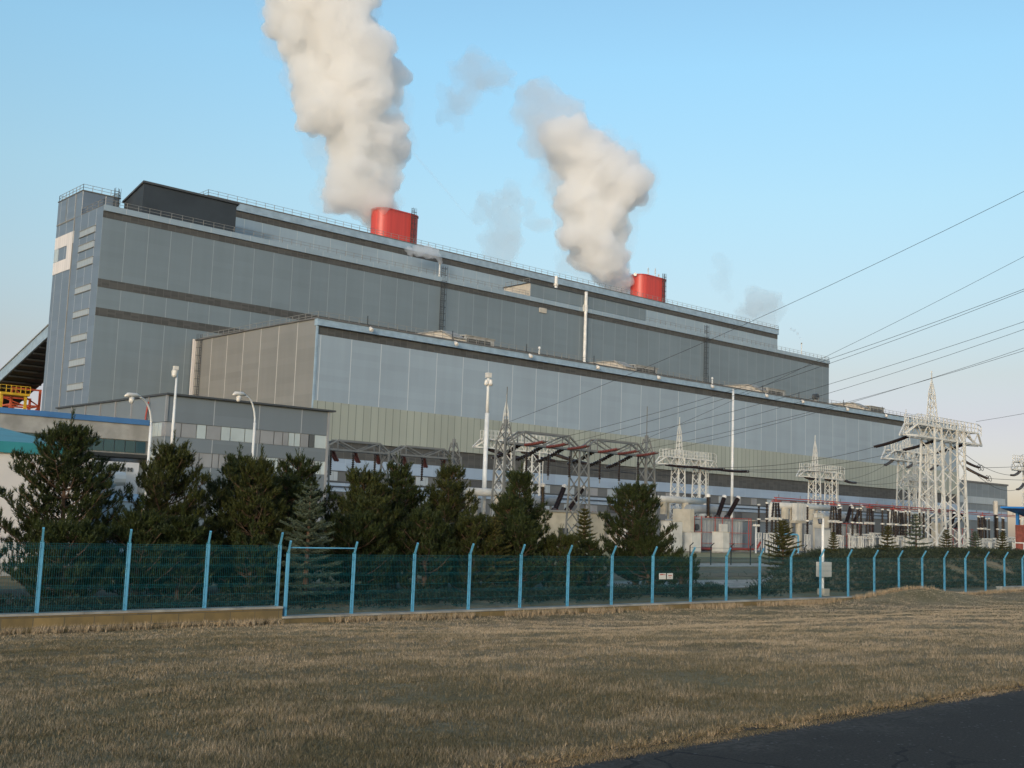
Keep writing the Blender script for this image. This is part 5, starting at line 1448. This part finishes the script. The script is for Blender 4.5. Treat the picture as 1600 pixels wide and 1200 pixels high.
# ------------------------------------------------------------------ steam
def steam_mat(name, dens, col=(0.97, 0.965, 0.955), aniso=0.2):
    m = bpy.data.materials.new(name); m.use_nodes = True
    nt = m.node_tree
    nt.nodes.remove(nt.nodes['Principled BSDF'])
    vs_ = nt.nodes.new('ShaderNodeVolumeScatter')
    vs_.inputs['Color'].default_value = (*col, 1); vs_.inputs['Density'].default_value = dens; vs_.inputs['Anisotropy'].default_value = aniso
    nt.links.new(vs_.outputs[0], nt.nodes['Material Output'].inputs['Volume'])
    m.cycles.homogeneous_volume = True
    return m
M['steam'] = steam_mat('dense_steam', 0.4, (0.989, 0.9935, 0.9985))
M['steam_mid'] = steam_mat('thinning_steam', 0.075, (0.975, 0.97, 0.972))
M['steam_thin'] = steam_mat('thin_steam', 0.052, (0.95, 0.94, 0.955))
M['steam_faint'] = steam_mat('faint_steam', 0.022, (0.92, 0.91, 0.93))
M['steam_edge'] = steam_mat('ragged_steam_edge', 0.03, (0.97, 0.965, 0.965))
M['contrail'] = steam_mat('contrail_ice', 0.012)

def billow(name, balls, mat, parent, voxel, amp, freq, seed, loc=None):
    """union of puffs turned into one billowing closed skin"""
    bm = bmesh.new()
    for (c, r) in balls:
        mt = Matrix.Translation(c) @ Matrix.Diagonal((r[0], r[1], r[2], 1)) if hasattr(r, '__len__') else Matrix.Translation(c) @ Matrix.Scale(r, 4)
        bmesh.ops.create_icosphere(bm, subdivisions=3, radius=1.0, matrix=mt)
    me = bpy.data.meshes.new('tmp'); bm.to_mesh(me); bm.free()
    tmp = bpy.data.objects.new('tmp', me); COL.objects.link(tmp)
    md = tmp.modifiers.new('r', 'REMESH'); md.mode = 'VOXEL'; md.voxel_size = voxel
    dg = bpy.context.evaluated_depsgraph_get()
    me2 = bpy.data.meshes.new_from_object(tmp.evaluated_get(dg))
    bpy.data.objects.remove(tmp)
    n = len(me2.vertices)
    co = np.empty(n*3, np.float32); me2.vertices.foreach_get('co', co); co = co.reshape(-1, 3)
    nm = np.empty(n*3, np.float32); me2.vertices.foreach_get('normal', nm); nm = nm.reshape(-1, 3)
    out = np.empty_like(co)
    for i in range(n):
        p = Vector(co[i]); f = freq; a = amp; d = 0.0
        for k in range(5):
            q = p*f + Vector((seed*7.3, k*3.1, 0))
            d += a*(2.6*abs(noise.noise(q))-.55) if k else a*1.2*noise.noise(q)
            f *= 1.9; a *= .62
        out[i] = co[i]+nm[i]*(d-amp*.25)
    me2.vertices.foreach_set('co', out.astype(np.float32).ravel()); me2.update()
    tmp = bpy.data.objects.new('tmp', me2); COL.objects.link(tmp)           # second skin pass removes folds
    md = tmp.modifiers.new('r', 'REMESH'); md.mode = 'VOXEL'; md.voxel_size = voxel*.85
    me3 = bpy.data.meshes.new_from_object(tmp.evaluated_get(bpy.context.evaluated_depsgraph_get()))
    bpy.data.objects.remove(tmp); me2 = me3; n = len(me2.vertices)
    co = np.empty(n*3, np.float32); me2.vertices.foreach_get('co', co); out = co.reshape(-1, 3)
    off = np.array(wloc(parent)) if parent is not None else np.array(loc)
    me2.vertices.foreach_set('co', (out-off).astype(np.float32).ravel())
    me2.polygons.foreach_set('use_smooth', [True]*len(me2.polygons))
    me2.materials.clear(); me2.materials.append(mat); me2.name = name
    me2.update()
    o = bpy.data.objects.new(name, me2); COL.objects.link(o)
    if parent is not None: o.parent = parent
    else: o.location = loc
    return o

def plume_balls(path, seed, vc, per=6):
    r = random.Random(seed); out = []
    for (a, b) in zip(path[:-1], path[1:]):
        L = math.hypot(b[0]-a[0], b[1]-a[1]); n = max(1, int(L/2.2))
        for i in range(n):
            f = i/n; u = a[0]+(b[0]-a[0])*f; z = a[1]+(b[1]-a[1])*f; R = a[2]+(b[2]-a[2])*f
            out.append((Vector((u, vc, z)), R*.66))
            for k in range(per):
                th = r.uniform(0, 6.283); rr = R*r.uniform(.24, .46); d = R*1.0-rr*r.uniform(.75, 1.05)
                out.append((Vector((u+d*math.cos(th), vc+d*math.sin(th), z+r.uniform(-.25, .25)*R)), rr))
    return out
P1 = [(163.6, 75.5, 3.9), (162, 77.6, 5.2), (158.9, 80.5, 7.6), (157.2, 83.5, 9.6), (155.5, 87, 9.4), (155.1, 91, 10.0), (154.8, 95, 11.3), (154.6, 99, 12.2), (154.0, 102.5, 12.3), (151.5, 104.5, 13.3), (150.0, 107, 13.3), (149.4, 111, 13.5), (149.6, 114.7, 14.3), (147, 118, 14.0), (144.4, 121.5, 13.4), (142.9, 125, 13.4), (141.8, 129, 13.7), (140.5, 134, 14), (138.5, 141, 14)]
pl = thing('steam_plume', 'large white steam plume rising from the left red chimney out of frame', 'steam', (164, 231, 76))
P1 = [(a, b, c*1.05) for a, b, c in P1]
billow('billow', plume_balls(P1, 4, 234), M['steam'], pl, .62, 1.9, .11, 1)
billow('ragged_edge', plume_balls([(a-1.2, b-.5, c*1.1) for a, b, c in P1[2:]], 32, 234, 9), M['steam_edge'], pl, .9, 2.6, .13, 15)
P2 = [(262, 75.6, 3.4), (258, 76.2, 4.6), (252.5, 77.5, 6.2), (247.5, 79.6, 8.2), (244.2, 83, 10.6), (243.2, 87, 11), (242.6, 92, 10.6), (241.0, 97, 11.6), (241.5, 101.5, 12.6), (245.5, 105.0, 15.2), (244.5, 108.5, 14.6), (238.5, 112, 12.5), (233, 114, 10.5), (229, 117, 9)]
P2b = [(237, 110, 10), (231, 113.5, 11), (228, 117, 11.5), (226, 120, 11.5), (223.5, 122.8, 11), (219, 125, 9), (213, 126, 6)]
pl2 = thing('steam_plume', 'smaller cream steam plume leaning left from the right red chimney', 'steam', (263, 231, 76))
billow('billow', plume_balls(P2, 9, 235), M['steam'], pl2, .65, 2.0, .11, 2)
billow('ragged_edge', plume_balls([(a-1.2, b-.5, c*1.12) for a, b, c in P2[2:]], 31, 235, 9), M['steam_edge'], pl2, .9, 2.6, .13, 14)
billow('thin_top', plume_balls(P2b, 12, 236, 8), M['steam_mid'], pl2, .9, 2.2, .15, 3)
def puff(label, balls, mat, seed, amp, voxel=.7, freq=.16):
    o = billow('steam_puff', [(Vector(c), r) for c, r in balls], M[mat], None, voxel, amp, freq, seed, tuple(balls[0][0]))
    return tag(o, label, 'steam', 'drifting steam puffs')
puff('grey violet puff drifting high between the two plumes', [((197.5, 240, 128), 7), ((205, 240, 129), 5), ((210, 240, 129.5), 3), ((195, 240, 123), 6), ((191, 241, 118), 4), ((188, 240, 114.5), 4), ((191, 240, 111), 3), ((186, 240, 117.5), 3)], 'steam_thin', 5, 2.6)
puff('pale veil of steam left of the smaller plume near the roof', [((213.6, 245, 81), 7), ((214.5, 245, 88), 6), ((213.5, 245, 94), 4.5), ((219, 245, 97), 3.5), ((208, 245, 95), 3), ((206, 245, 89), 3), ((224, 245, 95), 3), ((228, 245, 90), 3)], 'steam_thin', 6, 2.6)
puff('wispy steam trailing on the left side of the smaller plume', [((228, 240, 104), 5), ((231, 240, 98), 4), ((226, 240, 110), 4), ((219, 240, 114), 4), ((215, 240, 119), 4), ((222, 240, 117), 5)], 'steam_faint', 7, 2.4)
puff('small grey puff above the far end of the boiler roof', [((334, 245, 80), 5), ((343, 245, 83), 7), ((349, 245, 82), 5), ((338, 245, 85), 5), ((345, 245, 78), 5)], 'steam_thin', 8, 2.2)
puff('barely visible wisp right of the antenna chimney', [((318, 245, 88), 4.5), ((321, 245, 93), 4), ((317, 245, 96), 3), ((323, 245, 84), 3)], 'steam_faint', 9, 2.0)
puff('little white steam puff on the boiler roof below the larger chimney', [((161.4, 207, 61.2), .5), ((161, 207, 62.4), 1.0), ((159.5, 207, 63.3), 1.5), ((157.5, 207, 63.3), 1.7), ((155, 207, 62.9), 1.5), ((152.8, 207, 62.3), 1.2)], 'steam', 10, .6, .25, .5)
puff('tiny curl of vapour above the far end of the boiler house', [((309.7, 206, 61.6), .4), ((308.9, 206, 63), .5), ((307.5, 206, 64.2), .7), ((305.8, 206, 65.0), .7), ((304, 206, 65.2), .5)], 'steam', 11, .4, .2, .6)
pp = thing('steam_vent_pipe', 'thin white vent pipe under the little white steam puff', 'pipe', (161.5, 207, 56.6))
mb = MB(); mb.tube([(161.5, 207, 56.6), (161.5, 207, 61.2)], .16, 8); mb.build('pipe', M['white_pole'], pp)
mb = MB(); mb.tube([(161.5, 207, 60.8), (161.5, 207, 61.3)], .24, 8); mb.build('collar', M['rail'], pp)
pp = thing('steam_vent_pipe', 'thin vent pipe under the tiny curl of vapour at the far end', 'pipe', (309.8, 206, 56.6))
mb = MB(); mb.tube([(309.8, 206, 56.6), (309.8, 206, 61.4)], .14, 8); mb.build('pipe', M['white_pole'], pp)
mb = MB(); mb.tube([(309.8, 206, 61), (309.8, 206, 61.5)], .22, 8); mb.build('collar', M['rail'], pp)
ct = thing('contrail', 'faint thin condensation trail in the sky between the two plumes', 'contrail', (1880, 2500, 990))
mb = MB(); mb.tube([(1740, 2500, 1090), (1800, 2500, 1043), (1969, 2500, 931), (2069, 2500, 857)], [4.5, 5, 4.5, 2], 8); mb.build('trail', M['contrail'], ct)
